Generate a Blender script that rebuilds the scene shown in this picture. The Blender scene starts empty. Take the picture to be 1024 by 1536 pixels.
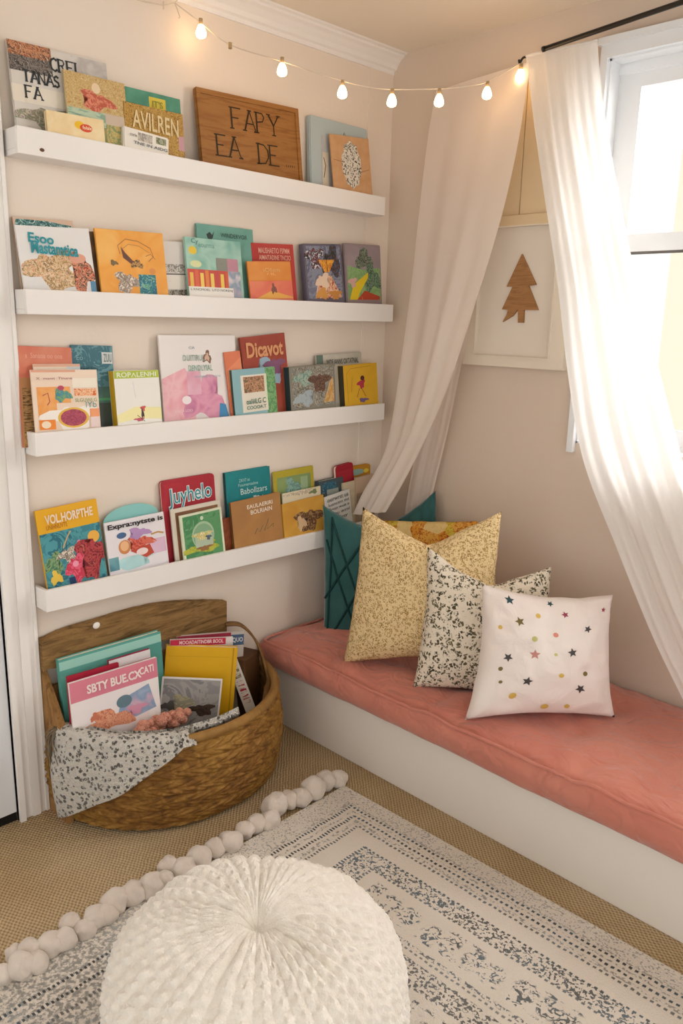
import bpy, bmesh, math, random
from math import sin, cos, pi, radians, sqrt, atan2
from mathutils import Vector, Matrix, noise
random.seed(7)
S = bpy.context.scene
C = S.collection

# ------------------------------------------------------------------ camera
CAM = Vector((2.1648, -2.406, 1.4776)); YAW, PITCH, ROLL = radians(44.653), radians(-13.486), radians(1.324); FPX = 1204.0
fwd = Vector((-sin(YAW)*cos(PITCH), cos(YAW)*cos(PITCH), sin(PITCH)))
_r = Vector((cos(YAW), sin(YAW), 0)); _u = _r.cross(fwd)
RT = _r*cos(ROLL)+_u*sin(ROLL); UP = -_r*sin(ROLL)+_u*cos(ROLL)
cd = bpy.data.cameras.new('camera'); co = bpy.data.objects.new('camera', cd); C.objects.link(co)
cd.sensor_fit = 'VERTICAL'; cd.sensor_height = 36; cd.sensor_width = 24; cd.lens = FPX/1536*36
cd.clip_start = 0.02
m = Matrix.Identity(4)
for i in range(3):
    m[i][0] = RT[i]; m[i][1] = UP[i]; m[i][2] = -fwd[i]; m[i][3] = CAM[i]
co.matrix_world = m
S.camera = co
# ------------------------------------------------------------------ world, light, exposure
w = bpy.data.worlds.new('world'); S.world = w; w.use_nodes = True
bg = w.node_tree.nodes['Background']; bg.inputs[0].default_value = (1.0, 0.985, 0.955, 1); bg.inputs[1].default_value = 1.14
S.view_settings.view_transform = 'Standard'; S.view_settings.look = 'None'
S.view_settings.gamma = 1; S.view_settings.exposure = 0.12; S.view_settings.use_curve_mapping = False
def area(name, loc, target, sx, sy, power, col):
    l = bpy.data.lights.new(name, 'AREA'); l.shape = 'RECTANGLE'; l.size = sx; l.size_y = sy; l.energy = power; l.color = col
    o = bpy.data.objects.new(name, l); C.objects.link(o); o.location = loc
    o.rotation_euler = (Vector(target)-Vector(loc)).to_track_quat('-Z', 'Y').to_euler()
    return o
area('window_daylight', (1.9, 0.75, 2.25), (1.2, -1.6, 0.6), 1.5, 1.3, 80, (1.0, 0.985, 0.96))

# ------------------------------------------------------------------ pixel -> place helpers (planes of the room)
def ray(x, y): return fwd + RT*((x-512)/FPX) - UP*((y-768)/FPX)
def on(x, y, n, anc):
    n = Vector(n); r = ray(x, y); t = (n.dot(Vector(anc))-CAM.dot(n))/r.dot(n); return CAM+r*t
def onx(x, y, v): return on(x, y, (1, 0, 0), (v, 0, 0))
def ony(x, y, v): return on(x, y, (0, 1, 0), (0, v, 0))
def onz(x, y, v): return on(x, y, (0, 0, 1), (0, 0, v))

# ------------------------------------------------------------------ materials
def lin(h):
    if not isinstance(h, str): return tuple(h)+(1,)
    h = h.lstrip('#'); o = []
    for i in (0, 2, 4):
        c = int(h[i:i+2], 16)/255; o.append(c/12.92 if c <= .04045 else ((c+.055)/1.055)**2.4)
    return tuple(o)+(1,)
class NT:
    def __init__(s, name, rough=.7, spec=.3):
        s.m = bpy.data.materials.new(name); s.m.use_nodes = True; s.t = s.m.node_tree; s.b = s.t.nodes['Principled BSDF']
        s.b.inputs['Roughness'].default_value = rough; s.b.inputs['Specular IOR Level'].default_value = spec
        s._tc = None
    def n(s, ty, **kw):
        n = s.t.nodes.new(ty)
        for k, v in kw.items(): setattr(n, k, v)
        return n
    def l(s, a, b): s.t.links.new(a, b)
    def put(s, sock, v):
        if hasattr(v, 'is_output'): s.l(v, sock)
        elif isinstance(v, str): sock.default_value = lin(v)
        else: sock.default_value = v
    def co(s):
        if not s._tc: s._tc = s.n('ShaderNodeTexCoord')
        return s._tc.outputs['Object']
    def map(s, scale=(1, 1, 1), rot=(0, 0, 0), loc=(0, 0, 0)):
        mp = s.n('ShaderNodeMapping'); s.l(s.co(), mp.inputs[0]); mp.inputs['Scale'].default_value = scale; mp.inputs['Rotation'].default_value = rot; mp.inputs['Location'].default_value = loc
        return mp.outputs[0]
    def noise(s, scale, detail=3, vec=None, dist=0, rough=.5, out=0):
        n = s.n('ShaderNodeTexNoise'); s.l(vec or s.co(), n.inputs['Vector']); n.inputs['Scale'].default_value = scale; n.inputs['Detail'].default_value = detail
        n.inputs['Distortion'].default_value = dist; n.inputs['Roughness'].default_value = rough; return n.outputs[out]
    def vor(s, scale, vec=None, feature='F1', rnd=1, out=0):
        n = s.n('ShaderNodeTexVoronoi', feature=feature); s.l(vec or s.co(), n.inputs['Vector']); n.inputs['Scale'].default_value = scale; n.inputs['Randomness'].default_value = rnd; return n.outputs[out]
    def math(s, op, a, b=None, c=None, clamp=False):
        n = s.n('ShaderNodeMath', operation=op, use_clamp=clamp)
        for i, v in enumerate((a, b, c)):
            if v is not None: s.put(n.inputs[i], v)
        return n.outputs[0]
    def sep(s, v=None):
        n = s.n('ShaderNodeSeparateXYZ'); s.l(v or s.co(), n.inputs[0]); return n.outputs
    def comb(s, x, y, z):
        n = s.n('ShaderNodeCombineXYZ'); s.put(n.inputs[0], x); s.put(n.inputs[1], y); s.put(n.inputs[2], z); return n.outputs[0]
    def ramp(s, fac, stops, const=False):
        n = s.n('ShaderNodeValToRGB'); s.l(fac, n.inputs[0]); cr = n.color_ramp
        if const: cr.interpolation = 'CONSTANT'
        while len(cr.elements) < len(stops): cr.elements.new(.5)
        for e, (p, c) in zip(cr.elements, stops): e.position = p; e.color = lin(c)
        return n.outputs[0]
    def mix(s, fac, a, b, mode='MIX'):
        n = s.n('ShaderNodeMix', data_type='RGBA', blend_type=mode); s.put(n.inputs[0], fac); s.put(n.inputs[6], a); s.put(n.inputs[7], b); return n.outputs[2]
    def step(s, v, lo, hi):
        n = s.n('ShaderNodeMapRange', interpolation_type='SMOOTHSTEP'); s.put(n.inputs[0], v); n.inputs[1].default_value = lo; n.inputs[2].default_value = hi; return n.outputs[0]
    def bump(s, h, dist=.002, strength=1):
        n = s.n('ShaderNodeBump'); n.inputs['Strength'].default_value = strength; n.inputs['Distance'].default_value = dist; s.l(h, n.inputs['Height']); s.l(n.outputs[0], s.b.inputs['Normal'])
    def col(s, v): s.put(s.b.inputs['Base Color'], v)
_mc = {}
def mt(spec):
    """flat colour 'rrggbb', or painterly 'S:scale:hex,hex,...', or woven stripes 'W:scale:hex,hex'"""
    if not isinstance(spec, str): return spec
    if spec in _mc: return _mc[spec]
    if spec[:2] == 'S:':
        _, sc, cs = spec.split(':'); cs = cs.split(','); k = NT('print', .5)
        f = k.noise(float(sc)*.8, 3.5, dist=2.2, rough=.62)
        lo, hi = .36, .64; st = [(0, cs[0])]+[(lo+(hi-lo)*i/(len(cs)-1)-.02, c) for i, c in enumerate(cs[1:], 1)]
        k.col(k.ramp(f, st, True))
    elif spec[:2] == 'G:':
        _, sc, cs = spec.split(':'); cs = cs.split(','); k = NT('watercolour', .5)
        f = k.noise(float(sc), 2, dist=.5); k.col(k.ramp(f, [(.3+.4*i/(len(cs)-1), c) for i, c in enumerate(cs)]))
    elif spec[:2] == 'W:':
        _, sc, cs = spec.split(':'); cs = cs.split(','); k = NT('scribble', .6)
        f = k.noise(1, 2, vec=k.map((float(sc)*.5, 1, float(sc)*2)), dist=.5); k.col(k.ramp(f, [(.42, cs[0]), (.52, cs[1])]))
    else:
        k = NT('paper', .5); k.col(spec)
    _mc[spec] = k.m; return k.m
def simple(name, c, rough=.6, spec=.3, bump=None, var=None):
    k = NT(name, rough, spec)
    if var: k.col(k.mix(k.step(k.noise(var[0], 4), .3, .7), c, var[1]))
    else: k.col(c)
    if bump: k.bump(k.noise(bump[0], 4), bump[1])
    return k.m
M_wall = simple('wall_paint', 'ecdfd1', .85, .1, bump=(60, .0006), var=(1.3, 'eadccd'))
M_wall2 = simple('darker_wall_tone', 'dccbbb', .85, .1, bump=(60, .0006), var=(1.5, 'd8c7b6'))  # window wall, a slightly darker tone than the shelf wall
M_ceil = simple('ceiling_paint', 'efe5d6', .9, .1)
M_white = simple('white_satin_paint', 'f3efeb', .42, .35, bump=(14, .0006))
M_shelf = simple('shelf_paint', 'f2eeea', .45, .3, bump=(9, .0008))
M_bench = simple('bench_paint', 'e9e2d9', .5, .3, bump=(9, .0008))
M_frame = simple('window_paint', 'eef0f2', .35, .4)
M_black = simple('black_metal', '141312', .4, .5)
M_dark = simple('gap_shade', '15120f', .8)
M_pages = simple('page_block', 'efe6d4', .8, .1)
M_cream = simple('cream_board', 'e3cca6', .6, .2, var=(3, 'dfc69e'))
M_mat = simple('mat_board', 'e6dbcd', .7, .1)
M_pframe = simple('framed_picture_paint', 'e6dac8', .5, .3)
def wood(name, c1, c2, sx=(2, 2, 30), rough=.55, d=.0008):
    k = NT(name, rough); f = k.noise(1, 6, vec=k.map(sx), dist=.6, rough=.65)
    k.col(k.ramp(f, [(.3, c1), (.5, c2), (.58, c1), (.72, c2)])); k.bump(f, d); return k.m
M_sign = wood('sign_wood', '8e5c2b', 'a2703a', (4, 3, 45))
M_tree = wood('tree_wood', '96693f', 'ab7c4e', (5, 5, 60))
M_board = wood('weathered_wood', '5f4530', 'a07a4c', (9, 5, 55), .8, .003)
M_post = wood('raw_wood', '7f5a33', 'a87d4a', (30, 30, 6), .8, .002)
def cloth_mat(name, c, sheen=.3, bump=(250, .0006), transl=0, alpha=0):
    k = NT(name, .9, .1); k.col(c); k.b.inputs['Sheen Weight'].default_value = sheen
    if bump: k.bump(k.noise(bump[0], 3), bump[1])
    if transl:
        out = k.t.nodes['Material Output']; tr = k.n('ShaderNodeBsdfTranslucent'); k.put(tr.inputs[0], c)
        mx = k.n('ShaderNodeMixShader'); mx.inputs[0].default_value = transl; k.l(k.b.outputs[0], mx.inputs[1]); k.l(tr.outputs[0], mx.inputs[2]); last = mx.outputs[0]
        if alpha:
            tp = k.n('ShaderNodeBsdfTransparent'); m2 = k.n('ShaderNodeMixShader'); m2.inputs[0].default_value = alpha; k.l(last, m2.inputs[1]); k.l(tp.outputs[0], m2.inputs[2]); last = m2.outputs[0]
        k.l(last, out.inputs['Surface'])
    return k.m
M_curtain = cloth_mat('white_voile', 'fdfbf8', .2, (120, .0008), .45, .05)
M_curtain2 = cloth_mat('white_cotton_drape', 'f6ebe2', .2, (120, .0008), .35, .03)
M_teal = None
# ------------------------------------------------------------------ mesh helpers
def obj(name, bm, mat=None, parent=None, smooth=False, mats=None):
    me = bpy.data.meshes.new(name); bm.normal_update(); bm.to_mesh(me); bm.free()
    for x in (mats or ([mat] if mat else [])): me.materials.append(x)
    if smooth:
        for p in me.polygons: p.use_smooth = True
    o = bpy.data.objects.new(name, me); C.objects.link(o)
    if parent: o.parent = parent
    return o
def thing(name, label, cat, loc=(0, 0, 0), group=None, mat=None):
    o = bpy.data.objects.new(name, None); C.objects.link(o); o.empty_display_size = .02
    if mat is not None: o.matrix_world = mat
    else: o.location = loc
    return tag(o, label, cat, group)
def tag(o, label, cat, group=None):
    o['label'] = label; o['category'] = cat
    if group: o['group'] = group
    return o
def struct(name, bm, mat, parent=None, smooth=False):
    o = obj(name, bm, mat, parent, smooth)
    if parent is None: o['kind'] = 'structure'
    return o
def box(bm, a, b, mi=0, mx=None):
    x0, y0, z0 = a; x1, y1, z1 = b
    vs = [bm.verts.new((x, y, z)) for x in (x0, x1) for y in (y0, y1) for z in (z0, z1)]
    if mx is not None:
        for v in vs: v.co = mx @ v.co
    for f in ((0, 1, 3, 2), (4, 6, 7, 5), (0, 4, 5, 1), (2, 3, 7, 6), (0, 2, 6, 4), (1, 5, 7, 3)):
        bm.faces.new([vs[i] for i in f]).material_index = mi
    return vs
def bbox(a, b, bev=.003, seg=2):
    bm = bmesh.new(); box(bm, a, b)
    bmesh.ops.bevel(bm, geom=bm.edges[:], offset=bev, segments=seg, affect='EDGES', profile=.5); return bm
def prism(bm, pts, y0, y1, mi=0):
    """outline in x,z extruded between y0 (front) and y1"""
    a = [bm.verts.new((x, y0, z)) for x, z in pts]; b = [bm.verts.new((x, y1, z)) for x, z in pts]
    n = len(pts); bm.faces.new(a).material_index = mi; bm.faces.new(b[::-1]).material_index = mi
    for i in range(n): bm.faces.new((a[i], b[i], b[(i+1) % n], a[(i+1) % n])).material_index = mi
    bmesh.ops.recalc_face_normals(bm, faces=bm.faces[:])
def rrect(x0, z0, x1, z1, r=0, tl=True, tr=True, br=True, bl=True, seg=5):
    pts = []
    for (cx, cz, a0, on_) in ((x0+r, z0+r, 180, bl), (x1-r, z0+r, 270, br), (x1-r, z1-r, 0, tr), (x0+r, z1-r, 90, tl)):
        if r > 0 and on_: pts += [(cx+r*cos(radians(a0+90*i/seg)), cz+r*sin(radians(a0+90*i/seg))) for i in range(seg+1)]
        else:
            pts.append((x0 if a0 in (180, 90) else x1, z0 if a0 in (180, 270) else z1))
    return pts
def tube(bm, pts, r, seg=8, closed=False, mi=0, flat=1.0, caps=True):
    pts = [Vector(p) for p in pts]; n = len(pts); rings = []; up = Vector((0, 0, 1)); prev = None
    for i, p in enumerate(pts):
        t = (pts[(i+1) % n]-pts[i-1]) if closed else (pts[min(i+1, n-1)]-pts[max(i-1, 0)])
        t.normalize()
        if prev is None: a = t.cross(up if abs(t.z) < .9 else Vector((1, 0, 0))).normalized()
        else: a = (prev-t*prev.dot(t)).normalized()
        prev = a; b = t.cross(a); rr = r(i/(n-1)) if callable(r) else r
        rings.append([bm.verts.new(p+a*(cos(2*pi*k/seg)*rr)+b*(sin(2*pi*k/seg)*rr*flat)) for k in range(seg)])
    m_ = n if closed else n-1
    for i in range(m_):
        A, B = rings[i], rings[(i+1) % n]
        for k in range(seg): bm.faces.new((A[k], A[(k+1) % seg], B[(k+1) % seg], B[k])).material_index = mi
    if not closed and caps: bm.faces.new(rings[0][::-1]).material_index = mi; bm.faces.new(rings[-1]).material_index = mi
def grid(bm, nu, nv, f, mi=0, wrapu=False):
    V = [[bm.verts.new(f(i/(nu if wrapu else nu-1), j/(nv-1))) for i in range(nu)] for j in range(nv)]
    for j in range(nv-1):
        for i in range(nu if wrapu else nu-1):
            i2 = (i+1) % nu; bm.faces.new((V[j][i], V[j][i2], V[j+1][i2], V[j+1][i])).material_index = mi
    return V
def spl(pts, t):
    """Catmull-Rom through pts (vectors), t in 0..1"""
    n = len(pts)-1; x = min(max(t, 0), 1)*n; i = min(int(x), n-1); f = x-i
    p0, p1, p2, p3 = pts[max(i-1, 0)], pts[i], pts[i+1], pts[min(i+2, n)]
    return .5*((2*p1)+(p2-p0)*f+(2*p0-5*p1+4*p2-p3)*f*f+(3*p1-p0-3*p2+p3)*f**3)
def txt_mesh(s, bold=0.0, shear=0):
    cu = bpy.data.curves.new('t', 'FONT'); cu.body = s; cu.offset = bold; cu.shear = shear; cu.size = 1; cu.resolution_u = 3
    o = bpy.data.objects.new('t', cu); C.objects.link(o); dg = bpy.context.evaluated_depsgraph_get(); me = bpy.data.meshes.new_from_object(o.evaluated_get(dg))
    bpy.data.objects.remove(o); bpy.data.curves.remove(cu); return me
def add_text(bm, s, x0, z0, x1, z1, y, mi=0, bold=.012, shear=0, rot=0):
    me = txt_mesh(s, bold, shear); vs = me.vertices
    if not len(vs): return
    ax = min(v.co.x for v in vs); bx = max(v.co.x for v in vs); az = min(v.co.y for v in vs); bz = max(v.co.y for v in vs)
    cx, cz = (x0+x1)/2, (z0+z1)/2; new = []
    for v in vs:
        px = x0+(v.co.x-ax)/(bx-ax)*(x1-x0)-cx; pz = z0+(v.co.y-az)/(bz-az)*(z1-z0)-cz
        new.append(bm.verts.new((cx+px*cos(rot)-pz*sin(rot), y, cz+px*sin(rot)+pz*cos(rot))))
    for p in me.polygons:
        try: bm.faces.new([new[i] for i in p.vertices]).material_index = mi
        except ValueError: pass
    bpy.data.meshes.remove(me)
# roman capitals drawn as strokes with serifs, for the hand-lettered sign and poster
GL = {'F': [[(0, 0), (0, 1)], [(0, 1), (.62, 1)], [(0, .52), (.45, .52)]], 'A': [[(0, 0), (.36, 1)], [(.36, 1), (.74, 0)], [(.14, .36), (.6, .36)]],
      'P': [[(0, 0), (0, 1)], [(0, 1), (.4, .98), (.52, .8), (.4, .58), (0, .52)]], 'Y': [[(0, 1), (.34, .48)], [(.7, 1), (.34, .48)], [(.34, .48), (.34, 0)]],
      'E': [[(0, 0), (0, 1)], [(0, 1), (.58, 1)], [(0, .52), (.42, .52)], [(0, 0), (.62, 0)]], 'D': [[(0, 0), (0, 1)], [(0, 1), (.4, .96), (.66, .72), (.68, .36), (.45, .05), (0, 0)]],
      'C': [[(.62, .84), (.4, 1), (.14, .86), (.02, .5), (.14, .14), (.4, 0), (.64, .16)]], 'R': [[(0, 0), (0, 1)], [(0, 1), (.42, .96), (.5, .76), (.4, .56), (0, .5)], [(.25, .52), (.62, 0)]],
      'T': [[(.32, 0), (.32, 1)], [(0, 1), (.64, 1)]], 'N': [[(0, 0), (0, 1)], [(0, 1), (.6, 0)], [(.6, 0), (.6, 1)]], 'I': [[(0, 0), (0, 1)]], 'K': [[(0, 0), (0, 1)], [(0, .45), (.55, 1)], [(.18, .58), (.6, 0)]],
      'L': [[(0, 0), (0, 1)], [(0, 0), (.55, 0)]], '.': [[(0, 0), (.06, .03)]], 'O': [[(.35, 0), (.05, .25), (.02, .6), (.2, .95), (.4, 1), (.62, .8), (.68, .45), (.55, .1), (.35, 0)]], 'H': [[(0, 0), (0, 1)], [(.6, 0), (.6, 1)], [(0, .5), (.6, .5)]], 'S': [[(.5, .85), (.3, 1), (.06, .85), (.1, .6), (.45, .42), (.5, .15), (.3, 0), (.02, .14)]]}
ADV = {'I': .2, '.': .16, 'T': .7}
def ribbon(bm, pts, wd, y, mi=0):
    pts = [Vector((a, b)) for a, b in pts]; L = []
    for i, p in enumerate(pts):
        t = (pts[min(i+1, len(pts)-1)]-pts[max(i-1, 0)]).normalized(); n = Vector((-t.y, t.x)); L.append((bm.verts.new((p.x+n.x*wd/2, y, p.y+n.y*wd/2)), bm.verts.new((p.x-n.x*wd/2, y, p.y-n.y*wd/2))))
    for i in range(len(L)-1): bm.faces.new((L[i][0], L[i][1], L[i+1][1], L[i+1][0])).material_index = mi
def capitals(bm, s, x, z, h, wd, y, mi=0, gap=.28):
    for ch in s:
        if ch == ' ': x += .35*h; continue
        for k, st in enumerate(GL[ch]):
            thick = wd*(1.3 if k == 0 else .8)
            dense = [(x+a*h, z+b*h) for a, b in st]; ribbon(bm, dense, thick, y-.00003*k, mi)
            if ch not in 'CO.S':
                for e in (st[0], st[-1]):
                    if abs(st[0][0]-st[-1][0]) < .45 and e[1] in (0, 1): ribbon(bm, [(x+(e[0]-.14)*h, z+e[1]*h), (x+(e[0]+.14)*h, z+e[1]*h)], wd*.75, y-.00008, mi)
        x += (ADV.get(ch, .68)+gap)*h*.92
    return x
def star(cx, cz, r, rot=0, n=5, q=.45): return [(cx+(r if i % 2 == 0 else r*q)*sin(rot+pi*i/n), cz+(r if i % 2 == 0 else r*q)*cos(rot+pi*i/n)) for i in range(2*n)]

# ------------------------------------------------------------------ the room
ZC = 2.412
WY, WX = -3.6, 3.6
b = bmesh.new(); box(b, (-.3, WY, -.05), (WX, .3, 0))
k = NT('sisal_carpet', .95, .05)
sx, sy, sz = k.sep(k.map((1, 1, 1), (0, 0, radians(8))))[:3]
wob = k.math('MULTIPLY', k.noise(25, 2), .006)
rx = k.math('SINE', k.math('MULTIPLY', k.math('ADD', sx, wob), 2*pi/.016)); ry = k.math('SINE', k.math('MULTIPLY', k.math('ADD', sy, wob), 2*pi/.011))
wv = k.math('MULTIPLY_ADD', k.math('MULTIPLY', rx, ry), .5, .5)
fib = k.noise(260, 3)
hh = k.math('ADD', wv, k.math('MULTIPLY', fib, .7))
k.col(k.mix(k.step(k.noise(2.2, 3), .35, .65), k.ramp(hh, [(.25, '8c7656'), (.8, 'b8a07d'), (1, 'ceb793')]), k.ramp(hh, [(.25, '7c6646'), (.8, 'ac926d'), (1, 'c0a680')])))
k.bump(hh, .003); M_sisal = k.m
struct('floor', b, M_sisal)
b = bmesh.new(); box(b, (-.3, WY, ZC), (WX, .3, ZC+.05)); struct('ceiling', b, M_ceil)
b = bmesh.new(); box(b, (-.12, WY, 0), (0, .12, ZC)); struct('wall_left', b, M_wall)
# window wall with its opening
OX0, OX1, OZ0, OZ1 = .862, 1.95, 1.10, 2.245
b = bmesh.new()
for a, c in (((0, 0, 0), (OX0, .14, ZC)), ((OX1, 0, 0), (WX, .14, ZC)), ((OX0, 0, 0), (OX1, .14, OZ0)), ((OX0, 0, OZ1), (OX1, .14, ZC))): box(b, a, c)
struct('wall_back', b, M_wall2)
b = bmesh.new(); box(b, (0, -.13, 0), (.004, 0, ZC-.05)); struct('trim_1', b, M_wall)
# crown moulding on the shelf wall
prof = [(0, -.062), (.006, -.062), (.008, -.05), (.018, -.046), (.024, -.034), (.04, -.018), (.052, -.012), (.055, -.006), (.066, -.004), (.07, 0), (0, 0)]
b = bmesh.new(); A = [b.verts.new((x, WY, ZC+z)) for x, z in prof]; B = [b.verts.new((x, 0, ZC+z)) for x, z in prof]
for i in range(len(prof)): b.faces.new((A[i], A[(i+1) % len(prof)], B[(i+1) % len(prof)], B[i]))
b.faces.new(A); b.faces.new(B[::-1]); bmesh.ops.recalc_face_normals(b, faces=b.faces[:])
struct('trim_2', b, M_white)
# door casing + door at the far left
b = bmesh.new()
for a, c in (((0, -1.565, 0), (.014, -1.472, 2.2)), ((0, -1.525, 0), (.020, -1.500, 2.2)), ((0, -1.565, 0), (.026, -1.548, 2.2)), ((0, -1.482, 0), (.018, -1.472, 2.2))): box(b, a, c)
struct('trim_3', b, M_white)
d = bbox((.0, -2.45, .03), (.008, -1.568, 2.15), .002)
dr = struct('door_1', d, simple('door_paint', 'e4e6ea', .4, .35))
for z0, z1 in ((.18, .85), (1.0, 1.95)):
    b = bmesh.new(); box(b, (.008, -2.33, z0), (.012, -1.70, z1)); box(b, (.008, -2.3, z0+.03), (.015, -1.73, z1-.03)); obj('door_panel', b, M_white, dr)
b = bmesh.new(); box(b, (0, -2.45, .0), (.003, -1.567, .03)); struct('door_gap_shade', b, M_dark)  # near-black strip painted in for the shade of the gap under the door

# window: casing, reveal, frame, two sashes with panes
b = bmesh.new(); cw = .055
box(b, (OX0-.022, -.018, OZ0-.03), (OX0, 0, OZ1+cw)); box(b, (OX1, -.018, OZ0-.03), (OX1+cw, 0, OZ1+cw)); box(b, (OX0, -.018, OZ1), (OX1, 0, OZ1+cw))
box(b, (OX0-.03, -.026, OZ1+cw-.02), (OX1+cw+.01, 0, OZ1+cw))
struct('trim_5', b, M_frame)
b = bmesh.new()
for a, c in (((OX0, 0, OZ0), (OX0+.006, .05, OZ1)), ((OX1-.006, 0, OZ0), (OX1, .05, OZ1)), ((OX0, 0, OZ1-.006), (OX1, .05, OZ1)), ((OX0, 0, OZ0), (OX1, .05, OZ0+.006))): box(b, a, c)
struct('trim_8', b, M_frame)
win = bmesh.new(); fy0, fy1 = .05, .12
gx0 = ony(965, 131, .075).x; gz1 = ony(965, 131, .075).z; gz0 = ony(1003, 645, .06).z; mz1 = ony(950, 352, .075).z; mz0 = ony(948, 378, .06).z
fx = ony(927, 113, fy0).x
box(win, (OX0, fy0, OZ0), (fx, fy1, OZ1)); box(win, (OX1-.05, fy0, OZ0), (OX1, fy1, OZ1)); box(win, (fx, fy0, ony(927, 113, fy0).z), (OX1-.05, fy1, OZ1)); box(win, (fx, fy0, OZ0), (OX1-.05, fy1, OZ0+.02))
wo = struct('window_1', win, M_frame)
b = bmesh.new(); top = ony(927, 113, fy0).z; RX = OX1-.05
box(b, (fx, .062, mz1-.045), (gx0, .09, top)); box(b, (RX-.07, .062, mz1-.045), (RX, .09, top)); box(b, (gx0, .062, gz1), (RX-.07, .09, top)); box(b, (gx0, .062, mz1-.045), (RX-.07, .09, mz1))
obj('upper_sash', b, M_frame, wo)
lx = ony(945, 385, .06).x-.005
b = bmesh.new(); box(b, (fx, .055, OZ0+.02), (lx, .075, mz0+.03)); box(b, (RX-.06, .055, OZ0+.02), (RX, .075, mz0+.03)); box(b, (lx, .055, mz0), (RX-.06, .075, mz0+.03)); box(b, (lx, .055, OZ0+.02), (RX-.06, .075, gz0))
obj('lower_sash', b, M_frame, wo)
b = bmesh.new(); box(b, (lx, .054, mz0-.008), (RX-.06, .06, mz0)); obj('dark_strip', b, simple('strip_grey', '6a6560', .6), wo)  # thin dark grey strip under the top rail of the lower sash
kg = NT('window_glass', .02, .5); kg.col('ffffff'); kg.b.inputs['Transmission Weight'].default_value = 1; kg.b.inputs['IOR'].default_value = 1.02
for nm, a, c in (('pane', (gx0, .076, mz1), (RX-.07, .078, gz1)), ('pane', (lx, .064, gz0), (RX-.06, .066, mz0))):
    b = bmesh.new(); box(b, a, c); obj(nm, b, kg.m, wo)
b = bbox((OX0+.13, -.085, 1.0), (OX1+.1, 0, 1.022), .004); struct('trim_6', b, M_frame)
b = bmesh.new(); box(b, (OX0+.13, -.014, 1.02), (OX1+cw, 0, OZ0-.03)); box(b, (OX0+.13, -.02, 1.06), (OX1+cw, 0, OZ0-.035)); struct('trim_7', b, M_frame)

# pale house across the way, seen blown out through the lower pane
hs = thing('house', 'pale cream house outside, washed out through the lower window pane', 'house', (2.6, 8, -1))
b = bmesh.new(); box(b, (-5, 0, -2), (7, 4, 6)); obj('wall', b, simple('cream_render', 'f6e6d2', .9), hs)
b = bmesh.new(); prism(b, [(-5.3, 6), (7.3, 6), (5, 8), (-3, 8)], -.3, 4.3); obj('roof', b, simple('roof_tile', 'd8a183', .9), hs)
for x in (-2.2, .2, 2.6):
    b = bmesh.new(); box(b, (x, -.04, .6), (x+.9, 0, 1.9)); obj('window', b, simple('house_window', 'cfc8c4', .3), hs)

# ------------------------------------------------------------------ shelves
SH = [((24, 187), (578, 296)), ((38, 433), (590, 457)), ((52, 650), (577, 605)), ((68, 887), None)]
LX = .08; LH = .0638; shelves = []
for i, (a, c) in enumerate(SH):
    A = onx(*a, LX); B = onx(*c, LX) if c else Vector((LX, -.1, .706))
    shelves.append((A.y, B.y, A.z, B.z))
def zlip(i, y): y0, y1, z0, z1 = shelves[i]; return z0+(z1-z0)*(y-y0)/(y1-y0)
SL = ['white picture ledge highest on the wall, with a small brown knot hole', 'white picture ledge second from the top, with the orange book on it',
      'white picture ledge third from the top, with the large pink and white book on it', 'white picture ledge lowest on the wall, just above the wood-backed basket']
for i, (y0, y1, z0, z1) in enumerate(shelves):
    L = sqrt((y1-y0)**2+(z1-z0)**2)
    mx = Matrix.Translation((0, y0, z0-LH)) @ Matrix.Rotation(atan2(z1-z0, y1-y0), 4, 'X')
    t = thing('picture_ledge', SL[i], 'shelf', mat=mx, group=None)
    obj('tray', bbox((0, 0, 0), (LX-.014, L, .013), .0015), M_shelf, t)
    obj('front_lip', bbox((LX-.014, 0, 0), (LX, L, LH), .0018), M_shelf, t)
    obj('end_cap', bbox((0, 0, .013), (LX-.014, .012, LH-.001), .0015), M_shelf, t)
    obj('back_rail', bbox((0, .012, .013), (.008, L-.001, .03), .001), M_shelf, t)
    if i == 0:
        p = onx(63, 225, LX); q = mx.inverted() @ p
        b = bmesh.new(); bmesh.ops.create_uvsphere(b, u_segments=14, v_segments=8, radius=1)
        for v in b.verts: v.co = Vector((v.co.x*.0008, v.co.y*.0065, v.co.z*.0045))+Vector((LX+.0002, q.y, q.z))
        obj('knot', b, simple('knot', '6b4a34', .7), t, True)

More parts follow.
